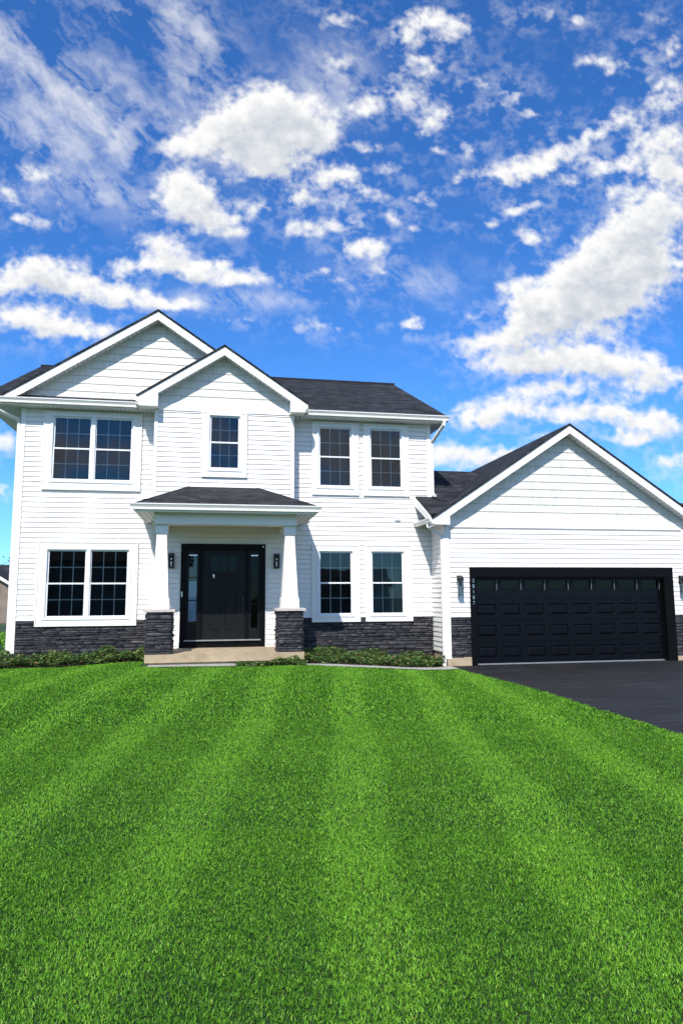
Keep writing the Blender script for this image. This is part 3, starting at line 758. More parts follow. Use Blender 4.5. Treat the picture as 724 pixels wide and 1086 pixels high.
# small vents on the wall
mb = MB(); mb.box(-.88, -.75, -.05, -.012, 3.43, 3.49); mb.box(-.89, -.74, -.058, -.0502, 3.475, 3.495); build(mb, 'wall_vent', M['sash'])
mb = MB(); mb.box(-3.05, -3.0, -.06, -.012, 3.38, 3.44); build(mb, 'small_dark_vent', M['lantern'])

# ------------------------------------------------------------------ wall lamps
def sconce(x, lbl):
    r = tag(empty('wall_lamp', (x, BY - .012, 2.4)), lbl, 'wall lamp', 'lamps on the porch wall beside the front door')
    def bd(mb, n, m):
        o = _pb(mb, n, m); adopt(o, r); return o
    mb = MB(); yb = BY - .014; x0, x1 = x - .065, x + .065; z0, z1 = 2.235, 2.565
    mb.box(x0, x1, yb - .1, yb, z1 - .06, z1); mb.box(x0, x1, yb - .1, yb, z0, z0 + .035)
    mb.box(x0, x0 + .03, yb - .1, yb, z0 + .035, z1 - .06); mb.box(x1 - .03, x1, yb - .1, yb, z0 + .035, z1 - .06); mb.box(x0 + .03, x1 - .03, yb - .04, yb, z0 + .035, z1 - .06)
    bd(mb, 'housing', M['lantern'])
    mb = MB(); mb.tube([(x, yb - .07, z0 + .04), (x, yb - .07, z0 + .15)], [.018, .022], 10); bd(mb, 'bulb', M['sash'])
    mb = MB(); mb.tube([(x, yb - .09, 2.44), (x, yb - .1005, 2.44)], .018, 12); bd(mb, 'knob', M['bright'])
sconce(-6.135, 'black box wall lamp between left porch column and front door')
sconce(-3.805, 'black box wall lamp between front door and right porch column')

def lantern(x, lbl):
    r = tag(empty('wall_lantern', (x, GY, 1.9)), lbl, 'wall lantern', 'lanterns beside the garage door')
    def bd(mb, n, m):
        o = _pb(mb, n, m); adopt(o, r); return o
    yb = GY - .015; cy = yb - .11
    mb = MB(); mb.box(x - .05, x + .05, yb - .018, yb, 1.86, 2.06); bd(mb, 'backplate', M['lantern'])
    mb = MB(); mb.tube([(x, yb - .018, 1.99), (x, cy, 2.0)], .012, 8); mb.tube([(x, cy, 1.93), (x, cy, 1.995), (x, cy, 2.05), (x, cy, 2.06)], [.078, .078, .045, .02], 20)
    mb.tube([(x, cy, 1.80), (x, cy, 1.93)], .02, 10); bd(mb, 'cap', M['lantern'])
    mb = MB()
    n = 20
    for k in range(n):
        a0, a1 = 2 * math.pi * k / n, 2 * math.pi * (k + 1) / n
        c = lambda a, z: (x + .068 * math.cos(a), cy + .068 * math.sin(a), z)
        mb.poly([c(a0, 1.62), c(a1, 1.62), c(a1, 1.93), c(a0, 1.93)])
    bd(mb, 'glass_shade', M['glass_clear'])
    mb = MB()
    for k in range(4):
        a = math.pi / 4 + k * math.pi / 2; mb.tube([(x + .073 * math.cos(a), cy + .073 * math.sin(a), 1.6), (x + .073 * math.cos(a), cy + .073 * math.sin(a), 1.94)], .004, 5)
    for z in (1.605, 1.76):
        mb.tube([(x + .073 * math.cos(a), cy + .073 * math.sin(a), z) for a in [2 * math.pi * k / 20 for k in range(21)]], .0045, 5)
    bd(mb, 'frame', M['lantern'])
    mb = MB(); mb.tube([(x, cy, 1.70), (x, cy, 1.74), (x, cy, 1.80)], [.016, .024, .013], 10); bd(mb, 'bulb', M['sash'])
lantern(.375, 'black and glass cage lantern on white siding left of the garage door')
lantern(6.13, 'black and glass cage lantern on white siding right of the garage door')

# ------------------------------------------------------------------ ground
def sheet(name, poly_rows, mat, dz, label, cat):
    """rows of (x,y) pairs left/right edges -> draped strip"""
    V = []; Q = []; n = 14
    for (a, b) in poly_rows:
        for k in range(n + 1):
            x = a[0] + (b[0] - a[0]) * k / n; yv = a[1] + (b[1] - a[1]) * k / n
            V.append((x, yv, float(grade(x, yv)) + dz))
    for r_ in range(len(poly_rows) - 1):
        for k in range(n):
            i = r_ * (n + 1) + k; Q.append((i, i + 1, i + n + 2, i + n + 1))
    o = fast_mesh(name, V, None, mat, quads=Q); return tag(o, label, cat, kind='structure')

mb = MB(); mb.poly([(-1500, -1500, -.12), (1500, -1500, -.12), (1500, 1500, -.12), (-1500, 1500, -.12)])
tag(_pb(mb, 'ground', M['field']), 'open grassy ground reaching the horizon', 'ground', kind='structure')
# lawn base as grid
xs = np.linspace(-24, .12, 90); ys_ = np.linspace(-22, 24, 150)
V = [(x, yy, float(grade(x, yy)) - .02) for yy in ys_ for x in xs]
Q = [(j * 90 + i, j * 90 + i + 1, (j + 1) * 90 + i + 1, (j + 1) * 90 + i) for j in range(149) for i in range(89)]
tag(fast_mesh('lawn', V, None, M['lawn'], quads=Q), 'mown lawn surface under the grass in front of the house', 'lawn', kind='structure')
# driveway
DE = lambda yv: .03 + .16 * math.exp(-((yv + 4.9) / 2.3) ** 2) - (.02 * max(0, -8 - yv))
mb = MB(); rows = np.linspace(GY + .25, -24, 60); P_ = []
for a, b in zip(rows, rows[1:]):
    xa, xb = DE(a), DE(b)
    if a > -1.15: xa = xb = .05
    mb.poly([(xb, b, .0), (6.6, b, .0), (6.6, a, .0), (xa, a, .0)])
    mb.poly([(xb, b, -.1), (xb, b, .0), (xa, a, .0), (xa, a, -.1)])
tag(_pb(mb, 'driveway', M['asphalt']), 'dark sealed asphalt driveway leading to the garage door', 'driveway', kind='structure')
# lawn on the far side of the drive
mb = MB(); mb.poly([(6.6, -24, -.01), (30, -24, -.01), (30, 3, -.01), (6.6, 3, -.01)])
tag(_pb(mb, 'lawn', M['lawn']), 'strip of lawn beyond the driveway', 'lawn', kind='structure')
# walkway
front = [(-6.42, -2.55), (-5.2, -2.72), (-3.9, -2.75), (-2.6, -2.58), (-1.7, -2.36), (-.9, -2.08), (-.3, -1.8), (.10, -1.65)]
back = [(-6.42, -2.16), (-5.2, -2.2), (-4.3, -2.30), (-2.9, -2.25), (-1.9, -2.02), (-1.05, -1.72), (-.35, -1.35), (.06, -1.08)]
sheet('walkway', [(a, b) for a, b in zip(front, back)], M['walk'], .015, 'narrow grey concrete walk curving from porch step to driveway', 'walkway')
# planting beds (mulch)
def rows_between(f_, b_): return [(a, b) for a, b in zip(f_, b_)]
sheet('planting_bed', rows_between([(-9.75, -1.15), (-8.5, -1.25), (-7.5, -1.2), (-6.5, -1.25)], [(-9.75, .1), (-8.5, .1), (-7.5, .1), (-6.5, .1)]), M['mulch'], .02, 'mulched bed along the stone base left of the porch', 'planting bed')
sheet('planting_bed', rows_between([(-3.39, -2.26), (-2.9, -2.27), (-1.9, -2.04), (-1.05, -1.74), (-.35, -1.37), (.04, -1.10)], [(-3.39, .1), (-2.9, .1), (-1.9, .1), (-1.05, .1), (-.35, .1), (.04, .1)]), M['mulch'], .02, 'mulched bed between porch and garage', 'planting bed')

rng = np.random.default_rng(5)
# ---- ground cover
def cover(name, inside, hfun, n, label):
    px, py, pz_, tt = inside(n)
    g = grade(px, py); h = hfun(px, py)
    n = len(px)
    top = h * (0.12 + .88 * rng.random(n) ** .6)
    c = np.stack([px, py, g + top], 1)
    size = rng.uniform(.03, .07, n)
    az = rng.uniform(0, 2 * np.pi, n); tilt = rng.normal(.5, .4, n)
    d = np.stack([np.cos(az) * np.cos(tilt), np.sin(az) * np.cos(tilt), -np.sin(tilt) * .7 + .3], 1)
    s_ = np.stack([-np.sin(az), np.cos(az), rng.normal(0, .35, n)], 1)
    L = size[:, None] * d; W = (size * .45)[:, None] * s_
    V = np.stack([c, c + L * .55 + W, c + L, c + L * .55 - W], 1).reshape(-1, 3)
    cl = .5 + .5 * np.sin(px * 5.1 + 1.3) * np.sin(py * 6 + px * 2.3)
    tint = np.clip(rng.random(n) * .75 + .25 * cl, 0, 1) ** 1.2
    tint = np.where(rng.random(n) < .03, 1.0, tint * .93)
    Q = np.arange(4 * n).reshape(-1, 4)
    tag(fast_mesh(name, V, None, M['ground_leaf'], {'tint': np.repeat(tint, 4)}, quads=Q), label, 'ground cover', kind='stuff')
def in_left(n):
    x = rng.uniform(-9.72, -6.52, n); yv = rng.uniform(-1.22, -.08, n); return x, yv, 0, 0
def in_right(n):
    x = rng.uniform(-4.75, .04, n); fx = np.interp(x, [p[0] for p in back], [p[1] for p in back])
    bx = np.where(x < -3.42, -2.30, -.08)
    lo = np.where(x < -3.4, fx - .52, fx + .02)
    keep = (rng.random(n) < np.where(x < -3.4, .42, 1)) & ((x > -.06) == 0)
    yv = lo + (bx - lo) * rng.random(n)
    return x[keep], yv[keep], 0, 0
bumpf = lambda x, y_: .72 + .34 * np.sin(x * 6.3 + 2 * np.sin(y_ * 4)) + .18 * np.sin(x * 14.7 + y_ * 9)
cover('ground_cover', in_left, lambda x, y_: (.19 + .06 * sm(-1.1, -.4, y_)) * bumpf(x, y_), 13000, 'low leafy ground cover along the stone base left of the porch')
cover('ground_cover', in_right, lambda x, y_: np.where(x < -3.4, .03 + .10 * sm(-4.8, -3.5, x), .20 + .04 * sm(-1.8, -.5, y_)) * bumpf(x, y_), 22000, 'low leafy ground cover between the porch step and the garage')

# ---- grass blades
CAM = np.array([-5.2434, -16.1598, 1.5748]); YAW = .186314
def blades(n, r0, r1, half, hgt, wid, inner=0):
    r = np.sqrt(rng.uniform(r0 ** 2, r1 ** 2, n)); a = YAW + (rng.uniform(-half, half, n) if not inner else rng.uniform(inner, half, n) * rng.choice([-1, 1], n))
    X = CAM[0] + r * np.sin(a); Y = CAM[1] + r * np.cos(a)
    # keep off drive, walk, beds, house
    de = .03 + .16 * np.exp(-((Y + 4.9) / 2.3) ** 2) + .012 * np.sin(Y * 9) + .02 * np.sin(Y * 23)
    fx = np.interp(X, [p[0] for p in front], [p[1] for p in front])
    lim = np.where(X > -6.42, fx, np.where(X > -6.6, -2.32, -1.2 + .03 * np.sin(X * 7)))
    lim = np.where(X < -9.85, 40, lim)
    ok = (X < de + np.abs(rng.normal(0, .02, n))) & (Y < lim + .015 * np.sin(X * 17)) & (X > -23)
    X, Y, r = X[ok], Y[ok], r[ok]; n = len(X)
    ss = X * math.cos(YAW) - Y * math.sin(YAW)
    s0 = -5.024 * math.cos(YAW) + 8.876 * math.sin(YAW)
    wob = .05 * np.sin(X * 1.7 + Y * .9)
    ph = np.cos((ss + wob - s0) * 2 * np.pi / 1.25); stripe = np.clip(ph * 3.0 - 1.1, -1, 1)
    h = hgt * rng.uniform(.65, 1.25, n); w = wid * rng.uniform(.7, 1.3, n) * (1 + r / 9)
    # stripes: rolled away from or towards the street
    lean = .14 * stripe + .07
    lx = lean * math.sin(YAW) + rng.normal(0, .6, n); ly = lean * math.cos(YAW) + rng.normal(0, .6, n)
    az = rng.uniform(0, 2 * np.pi, n); sx, sy = np.cos(az) * w / 2, np.sin(az) * w / 2
    b = np.stack([X, Y, grade(X, Y) - .010], 1)
    S_ = np.stack([sx, sy, np.zeros(n)], 1)
    m = b + np.stack([lx * h * .35, ly * h * .35, h * .58], 1)
    t_ = b + np.stack([lx * h, ly * h, h * (1 - .25 * np.clip(lx ** 2 + ly ** 2, 0, 1.5))], 1)
    V = np.stack([b - S_, b + S_, m - S_ * .8, m + S_ * .8, t_], 1).reshape(-1, 3)
    i = np.arange(n)[:, None] * 5
    T = np.concatenate([i + [0, 1, 3], i + [0, 3, 2], i + [2, 3, 4]], 1).reshape(-1, 3)
    tint = np.clip(rng.normal(.41, .23, n) + .048 * stripe, 0, .93); tint = np.where(rng.random(n) < .006, 1, tint)  # stripe term puts the light caught by bent blades into the tint
    return V, T, np.repeat(tint, 5)
parts = [blades(290000, 2.1, 5, .70, .017, .0030), blades(390000, 5, 9, .66, .019, .0034), blades(540000, 9, 17, .60, .024, .0060), blades(30000, 17, 32, .6, .06, .012), blades(170000, 1.0, 15, 1.5, .024, .0085, .64)]
VV = []; TT = []; AA = []; off = 0
for V, T, A in parts: VV.append(V); TT.append(T + off); AA.append(A); off += len(V)
tag(fast_mesh('grass', np.concatenate(VV), np.concatenate(TT), M['grass'], {'tint': np.concatenate(AA)}), 'bright green mown grass with pale mowing stripes', 'grass', kind='stuff')

# ------------------------------------------------------------------ neighbours and trees
def neighbour(cx, cy, w, d, wh, rh, lbl, ridge_along_x=True, front_gable=True):
    r = tag(empty('neighbour_house', (cx, cy, 0)), lbl, 'house')
    def bd(mb, n, m, p=r):
        o = _pb(mb, n, m); adopt(o, p); return o
    mb = MB(); mb.box(cx - w / 2, cx + w / 2, cy - d / 2, cy + d / 2, -.15, wh); wl = bd(mb, 'wall', M['brick'])
    mb = MB(); o_ = .5; z0 = wh - .05
    shingle_plane(mb, [(cx - w / 2 - o_, cy - d / 2 - o_, z0), (cx + w / 2 + o_, cy - d / 2 - o_, z0), (cx + w / 2 + o_, cy, wh + rh), (cx - w / 2 - o_, cy, wh + rh)], .08)
    shingle_plane(mb, [(cx - w / 2 - o_, cy, wh + rh), (cx + w / 2 + o_, cy, wh + rh), (cx + w / 2 + o_, cy + d / 2 + o_, z0), (cx - w / 2 - o_, cy + d / 2 + o_, z0)], .08)
    fx_ = cx + w * .32; fw = w * .17
    shingle_plane(mb, [(fx_ - fw, cy - d / 2 - 1.2, wh), (fx_, cy - d / 2 - 1.2, wh + fw * .62), (fx_, cy, wh + fw * .62), (fx_ - fw, cy, wh)], .08)
    shingle_plane(mb, [(fx_, cy - d / 2 - 1.2, wh + fw * .62), (fx_ + fw, cy - d / 2 - 1.2, wh), (fx_ + fw, cy, wh), (fx_, cy, wh + fw * .62)], .08)
    rf = bd(mb, 'roof', M['shingle'])
    mb = MB(); mb.prism([(fx_ - fw + .3, cy - d / 2 - .9, -.1), (fx_ + fw - .3, cy - d / 2 - .9, -.1), (fx_ + fw - .3, cy - d / 2 - .9, wh + .1), (fx_, cy - d / 2 - .9, wh + fw * .6 - .15), (fx_ - fw + .3, cy - d / 2 - .9, wh + .1)], (0, 1, 0)); bd(mb, 'gable_wall', M['brick'])
    mb = MB(); yy = cy - d / 2 - 1.23
    for s in (-1, 1): mb.prism([(fx_, yy, wh + fw * .62 - .02), (fx_ + s * fw, yy, wh - .02), (fx_ + s * fw, yy, wh - .25), (fx_, yy, wh + fw * .62 - .25)], (0, .08, 0))
    mb.box(cx - w / 2 - o_, cx + w / 2 + o_, cy - d / 2 - o_ - .06, cy - d / 2 - o_ - .005, wh - .2, wh - .04)
    for X in (cx - w / 2 - o_ - .06, cx + w / 2 + o_ + .005):
        mb.prism([(X, cy - d / 2 - o_, wh - .22), (X, cy - d / 2 - o_, wh - .04), (X, cy, wh + rh), (X, cy + d / 2 + o_, wh - .04), (X, cy + d / 2 + o_, wh - .22), (X, cy, wh + rh - .2)], (.055, 0, 0))
    bd(mb, 'fascia', M['trim'], rf)
    for k in range(3):
        xx = cx - w * .38 + k * w * .2
        mb = MB(); mb.box(xx - .55, xx + .55, cy - d / 2 - .05, cy - d / 2 + .02, 1.0, 2.3); f_ = bd(mb, 'window', M['trim'])
        mb = MB(); mb.box(xx - .45, xx + .45, cy - d / 2 - .06, cy - d / 2 - .0505, 1.1, 2.2); o = _pb(mb, 'pane', M['glass_dark']); adopt(o, f_)
neighbour(-25.0, 40.5, 13, 8, 2.5, 1.7, 'low tan neighbouring house with dark roof beyond the left corner')
neighbour(31.2, 29, 12, 8, 6.4, 2.0, 'neighbouring house whose dark roof shows behind the garage gable')

def tree(x, y_, h, r, lbl, dens=1600, bare=False):
    root = tag(empty('tree', (x, y_, 0)), lbl, 'tree')
    mb = MB(); mb.tube([(x, y_, -.2), (x + .05, y_, h * .3), (x, y_ + .1, h * .6), (x + .1, y_, h * .9)], [.16 * h / 6, .12 * h / 6, .07 * h / 6, .015], 8)
    rr_ = random.Random(int(h * 100)); tips = []
    for k in range(16):
        z = h * rr_.uniform(.25, .8); a = rr_.uniform(0, 6.28); l = r * rr_.uniform(.6, 1.0) * (1.1 - abs(z / h - .5))
        p1 = (x + math.cos(a) * l * .5, y_ + math.sin(a) * l * .5, z + l * .3); p2 = (x + math.cos(a) * l, y_ + math.sin(a) * l, z + l * .75)
        mb.tube([(x, y_, z), p1, p2], [.035 * h / 6, .022 * h / 6, .008], 5); tips.append(p2); tips.append(p1)
        for q in range(3):
            a2 = a + rr_.uniform(-1, 1); p3 = (p1[0] + math.cos(a2) * l * .4, p1[1] + math.sin(a2) * l * .4, p1[2] + l * rr_.uniform(.2, .5)); mb.tube([p1, p3], [.014 * h / 6, .005], 4); tips.append(p3)
    o = _pb(mb, 'trunk', M['bark']); adopt(o, root)
    if not bare:
        tp = np.array(tips); n = dens * 3; c = tp[rng.integers(0, len(tp), n)] + rng.normal(0, r * .16, (n, 3))
        u = rng.normal(size=(n, 3)); u /= np.linalg.norm(u, axis=1)[:, None]; v = np.cross(u, rng.normal(size=(n, 3))); v /= np.linalg.norm(v, axis=1)[:, None]
        s = rng.uniform(.06, .13, n)[:, None] * h / 7
        V = np.stack([c - u * s, c + v * s * .6, c + u * s, c - v * s * .6], 1).reshape(-1, 3)
        o = fast_mesh('crown', V, None, M['tree_leaf'], {'tint': np.repeat(rng.random(n), 4)}, quads=np.arange(4 * n).reshape(-1, 4)); adopt(o, root)
neighbour(-16, -62, 16, 9, 5.4, 2.6, 'two-storey house across the street, mirrored in the lower left windows')
neighbour(8, -66, 14, 9, 2.8, 2.2, 'low house across the street behind the viewer')
tree(-22.2, 52, 5.6, 2.4, 'thin tree rising behind the neighbouring house roof', 900)
tree(-45, 62, 8, 3.5, 'leafy tree far beyond the left side of the lot', 1800)

# ------------------------------------------------------------------ clouds
# directions (azimuth from +Y towards +X, elevation) in degrees
f_px = 726.59
def pix2ang(px, py):
    px = np.asarray(px, float); py = np.asarray(py, float)
    yaw, pit, rol = .186314, .1237382, -.0059913
    rr_ = (px - 362) / f_px; uu = -(py - 543) / f_px; r = rr_ * math.cos(rol) - uu * math.sin(rol); u = rr_ * math.sin(rol) + uu * math.cos(rol)
    w_ = math.cos(pit) - u * math.sin(pit); z = math.sin(pit) + u * math.cos(pit)
    return np.degrees(np.arctan2(r * math.cos(yaw) + w_ * math.sin(yaw), -r * math.sin(yaw) + w_ * math.cos(yaw))), np.degrees(np.arctan2(z, np.hypot(r, w_)))
BL = [ # x, y, rx, ry, tilt, weight : chart of the larger clouds
 (290,120,42,28,0,1.1),(255,130,46,28,0,1.0),(330,138,28,26,0,1.0),(275,158,52,24,0,1.0),(215,152,40,18,-10,.9),(285,180,30,14,0,.8),(180,158,24,9,10,.6),
 (208,205,38,22,0,.9),(225,232,34,18,0,.9),(180,222,26,12,0,.6),(190,190,22,10,0,.45),(250,245,16,9,0,.5),
 (170,262,26,14,0,.9),(205,285,56,13,3,.95),(255,298,44,9,4,.85),(150,285,34,8,0,.7),(125,278,16,6,0,.4),
 (358,186,24,14,0,.95),(318,209,16,13,0,.9),(273,222,16,10,0,.75),(310,243,17,11,-20,.6),(385,264,32,14,5,.9),(352,240,18,8,0,.65),(392,208,24,9,8,.65),(414,230,13,11,0,.65),(452,212,18,10,0,.7),(340,215,14,6,0,.4),
 (330,250,12,6,0,.5),(342,286,10,6,0,.45),(405,288,16,7,0,.45),(442,244,9,6,0,.45),(475,240,9,4,0,.4),
 (48,288,42,16,0,1.0),(85,305,50,14,5,1.0),(140,318,50,11,5,.95),(190,323,22,7,0,.75),(30,338,44,14,0,.95),(75,350,44,11,0,.85),(8,300,26,12,0,.7),(110,345,20,6,0,.4),
 (42,188,22,10,10,.8),(12,208,16,8,10,.75),(35,234,36,8,8,.65),(72,184,20,8,0,.35),
 (690,228,40,24,-10,1.0),(665,262,46,30,-20,1.1),(630,290,46,30,-20,1.1),(600,315,40,28,-20,1.1),(575,340,42,24,-10,1.0),(700,285,34,24,0,.95),(650,320,40,22,0,.95),(520,362,40,13,-8,.95),(545,300,16,10,0,.75),(555,318,18,9,0,.6),(500,332,16,6,0,.45),
 (545,385,46,13,-5,.95),(600,380,50,17,0,1.0),(660,385,46,16,0,1.0),(700,408,34,14,-10,.95),(590,412,50,12,-5,.85),(640,352,36,12,0,.6),
 (505,445,32,12,0,.85),(545,432,36,12,0,.9),(600,440,34,11,0,.85),(640,438,26,10,0,.8),(690,447,36,12,0,.85),(665,463,36,8,-5,.75),(482,486,36,16,0,.95),(525,482,26,10,0,.75),(715,490,22,10,-10,.85),(570,462,18,6,0,.5),
 (530,184,26,11,0,.85),(562,178,28,13,-10,.85),(590,165,24,12,-20,.7),(645,176,30,12,0,.85),(625,148,26,11,-20,.75),(655,128,22,10,-20,.7),(700,150,30,20,0,.9),(710,182,28,18,0,.9),(700,112,28,14,-20,.7),(712,92,18,12,0,.6),(655,205,24,8,0,.45),
 (562,252,16,8,0,.85),(552,222,26,9,-10,.7),(525,238,9,6,0,.4),(437,345,13,5,0,.8),(498,158,12,12,-10,.7),(470,158,13,7,0,.5),(556,120,14,6,0,.6),(600,195,24,8,0,.45),
 (385,115,18,14,0,.85),(430,105,22,16,0,.8),(455,130,22,15,-30,.8),(410,180,15,11,10,.7),(396,155,20,9,0,.5),(485,188,14,5,0,.4),
 (450,20,32,16,0,.55),(475,35,26,16,0,.6),(435,45,26,18,0,.6),(450,72,22,14,0,.6),(362,60,22,18,0,.5),(640,70,28,8,0,.65),(612,22,11,9,0,.6),(705,50,22,14,-10,.6),(695,20,20,9,0,.45),
 (340,345,32,9,0,.55),(258,338,24,7,0,.5),(5,465,18,14,0,.8),(3,520,14,12,0,.6),(-60,300,60,22,0,.9),(-90,180,50,25,0,.8),(800,300,60,40,-20,1.0),(790,160,50,30,-10,.9),(820,420,70,20,0,.9),(900,240,60,25,0,.8),(-200,240,60,22,0,.8),(200,-90,70,30,0,.8),(520,-120,60,26,0,.8)]
FL = [(440,90,80,70,.62),(530,100,60,40,.45),(620,170,110,60,.50),(390,215,80,60,.45),(340,300,100,40,.35),(560,200,60,50,.4),(690,70,50,60,.5),(350,20,60,30,.4),(560,15,50,20,.45),(600,440,130,40,.5),(50,210,70,40,.35)]
CI = [(20,50,80,50,20),(70,90,90,50,30),(120,130,90,45,30),(195,35,60,40,40),(215,85,50,40,40),(140,10,60,22,20),(40,140,70,34,20),(90,195,90,24,15),(350,85,34,30,30),(250,318,60,10,0),(410,300,60,16,0)]
st_ = 1.5
AX, EYc = np.meshgrid(np.arange(-360, 1120, st_), np.arange(-260, 730, st_))   # angular chart, 1 unit = 1/726.6 rad about the chart centre
def vnoise(x, y_, seed):
    xi = np.floor(x).astype(int); yi = np.floor(y_).astype(int); fx_ = x - xi; fy_ = y_ - yi
    fx_ = fx_ ** 3 * (fx_ * (fx_ * 6 - 15) + 10); fy_ = fy_ ** 3 * (fy_ * (fy_ * 6 - 15) + 10)
    tb = np.random.default_rng(seed).random((256, 256))
    g_ = lambda a, b: tb[a % 256, b % 256]
    return (g_(xi, yi) * (1 - fx_) + g_(xi + 1, yi) * fx_) * (1 - fy_) + (g_(xi, yi + 1) * (1 - fx_) + g_(xi + 1, yi + 1) * fx_) * fy_
def fbm(x, y_, o_, seed, gain=.55):
    s = 0; a = 1; t_ = 0
    for k in range(o_):
        ca, sa = math.cos(k * 1.1), math.sin(k * 1.1)
        s = s + a * vnoise((x * ca - y_ * sa) * 2.03 ** k + 17 * k, (x * sa + y_ * ca) * 2.03 ** k + 5 * k, seed + k); t_ += a; a *= gain
    return s / t_
X_, Y_ = AX, EYc
wx = (fbm(X_ / 26, Y_ / 22, 4, 11) - .5) * 22; wy = (fbm(X_ / 26 + 40, Y_ / 22, 4, 21) - .5) * 16
U, W_ = X_ + wx, Y_ + wy
dens = np.zeros_like(X_)
for px, py, rx, ry, tl, wt in BL:
    c_, s_ = math.cos(R(tl)), math.sin(R(tl)); dx = U - px; dy = W_ - py
    g_ = 1.06 if rx > 40 else 1.12
    p_ = (dx * c_ + dy * s_) / (rx * g_); q_ = (-dx * s_ + dy * c_) / (ry * g_)
    q_ = np.where(q_ > 0, q_ * 1.12, q_ * .95)                      # flatter bases
    v_ = wt * np.exp(-np.maximum(p_ ** 2 + q_ ** 2, 0) * 1.15); dens = dens + v_ * (1 - .45 * np.clip(dens, 0, 1))
# dappled fields of small puffs
cell = fbm(X_ / 30, Y_ / 21, 3, 401, .5); fieldm = np.zeros_like(X_)
for px, py, rx, ry, am in FL: fieldm = np.maximum(fieldm, am * np.exp(-(((X_ - px) / rx) ** 2 + ((Y_ - py) / ry) ** 2)))
dens = np.maximum(dens, np.clip((cell - .50) * 5.5, 0, 1) * fieldm)
n1 = fbm(X_ / 21, Y_ / 17, 6, 31, .58); n3 = fbm(X_ / 9, Y_ / 8, 5, 301, .64)
fld = dens * 1.04 - .30 + ((n1 - .5) * .85 + (n3 - .5) * .85) * np.clip(dens * 2.2, 0, 1)
alpha = np.clip(fld / .66, 0, 1); alpha = alpha * alpha * (3 - 2 * alpha) * .4 + alpha * .6
thick = np.clip(fld / .9, 0, 1)
ca_, sa_ = math.cos(.75), math.sin(.75); cu_ = X_ * ca_ + Y_ * sa_; cv_ = -X_ * sa_ + Y_ * ca_
cn = fbm(cu_ / 60 + wx * .03, cv_ / 30 + wy * .03, 7, 91, .66); cd = np.zeros_like(X_)
for px, py, rx, ry, tl in CI:
    c_, s_ = math.cos(R(tl)), math.sin(R(tl)); dx = U - px; dy = W_ - py
    cd = np.maximum(cd, np.exp(-(((dx * c_ + dy * s_) / rx / 1.25) ** 2 + ((-dx * s_ + dy * c_) / ry / 1.25) ** 2)))
glow = np.zeros_like(X_)
for px, py, rx, ry, tl, wt in BL: glow = np.maximum(glow, np.exp(-(((X_ - px) / (rx + 22)) ** 2 + ((Y_ - py) / (ry + 13)) ** 2)) * min(1, wt))
wf = fbm(X_ / 15 + 7, Y_ / 12, 6, 501, .64)
wisp = np.clip((wf - .46) * 3.2, 0, 1) * np.clip(np.maximum(glow * .62, fieldm * .9), 0, 1)
cirrus = np.clip((cn - .38) * 2.6, 0, 1) ** .9 * cd * .66
al = 1 - (1 - alpha) * (1 - cirrus) * (1 - wisp * .8)
al *= np.clip((X_ + 360) / 90, 0, 1) * np.clip((1120 - X_) / 90, 0, 1) * np.clip((Y_ + 260) / 70, 0, 1)
# self-shading painted into the cloud colour: sun high on the left behind the viewer, so lower right flanks are greyer
def sh_(a, dx, dy): return np.roll(np.roll(a, int(dy / st_), 0), int(dx / st_), 1)
acc = (sh_(thick, 3, 6) + sh_(thick, 7, 13) + sh_(thick, 12, 22)) / 3
shade = np.clip(acc ** 1.5 * .75 + (fbm(X_ / 16, Y_ / 12, 6, 201, .62) - .5) * 1.1 * thick, 0, 1)
nr, nc = X_.shape; Rd = 2500
yaw, pit, rol = .186314, .1237382, -.0059913
rr_ = (X_ - 362) / f_px; uu = -(Y_ - 543) / f_px; r = rr_ * math.cos(rol) - uu * math.sin(rol); u = rr_ * math.sin(rol) + uu * math.cos(rol)
w_ = math.cos(pit) - u * math.sin(pit); z = math.sin(pit) + u * math.cos(pit)
D3 = np.stack([r * math.cos(yaw) + w_ * math.sin(yaw), -r * math.sin(yaw) + w_ * math.cos(yaw), z], 2); D3 /= np.linalg.norm(D3, axis=2)[:, :, None]
V = (D3 * Rd + CAM).reshape(-1, 3)
I = np.arange(nr * nc).reshape(nr, nc); Q = np.stack([I[:-1, :-1], I[1:, :-1], I[1:, 1:], I[:-1, 1:]], 2).reshape(-1, 4)
keep = (V[:, 2] > 2)[Q].all(1); Q = Q[keep]
t = NT('cloud'); t.t.nodes.remove(t.b)
aa = t.n('ShaderNodeAttribute', attribute_name='cover').outputs['Fac']; ss_ = t.n('ShaderNodeAttribute', attribute_name='depth').outputs['Fac']
colr = t.ramp(ss_, [(0, (.96, .955, .94)), (.22, (.90, .90, .90)), (.6, (.72, .745, .78)), (1, (.55, .60, .67))])  # depth ramp puts the clouds' shaded grey into their emission
em = t.n('ShaderNodeEmission'); em.inputs['Strength'].default_value = .92; t.l(colr, em.inputs[0])
tr = t.n('ShaderNodeBsdfTransparent'); mx = t.n('ShaderNodeMixShader'); t.l(aa, mx.inputs[0]); t.l(tr.outputs[0], mx.inputs[1]); t.l(em.outputs[0], mx.inputs[2]); t.l(mx.outputs[0], t.out.inputs['Surface'])
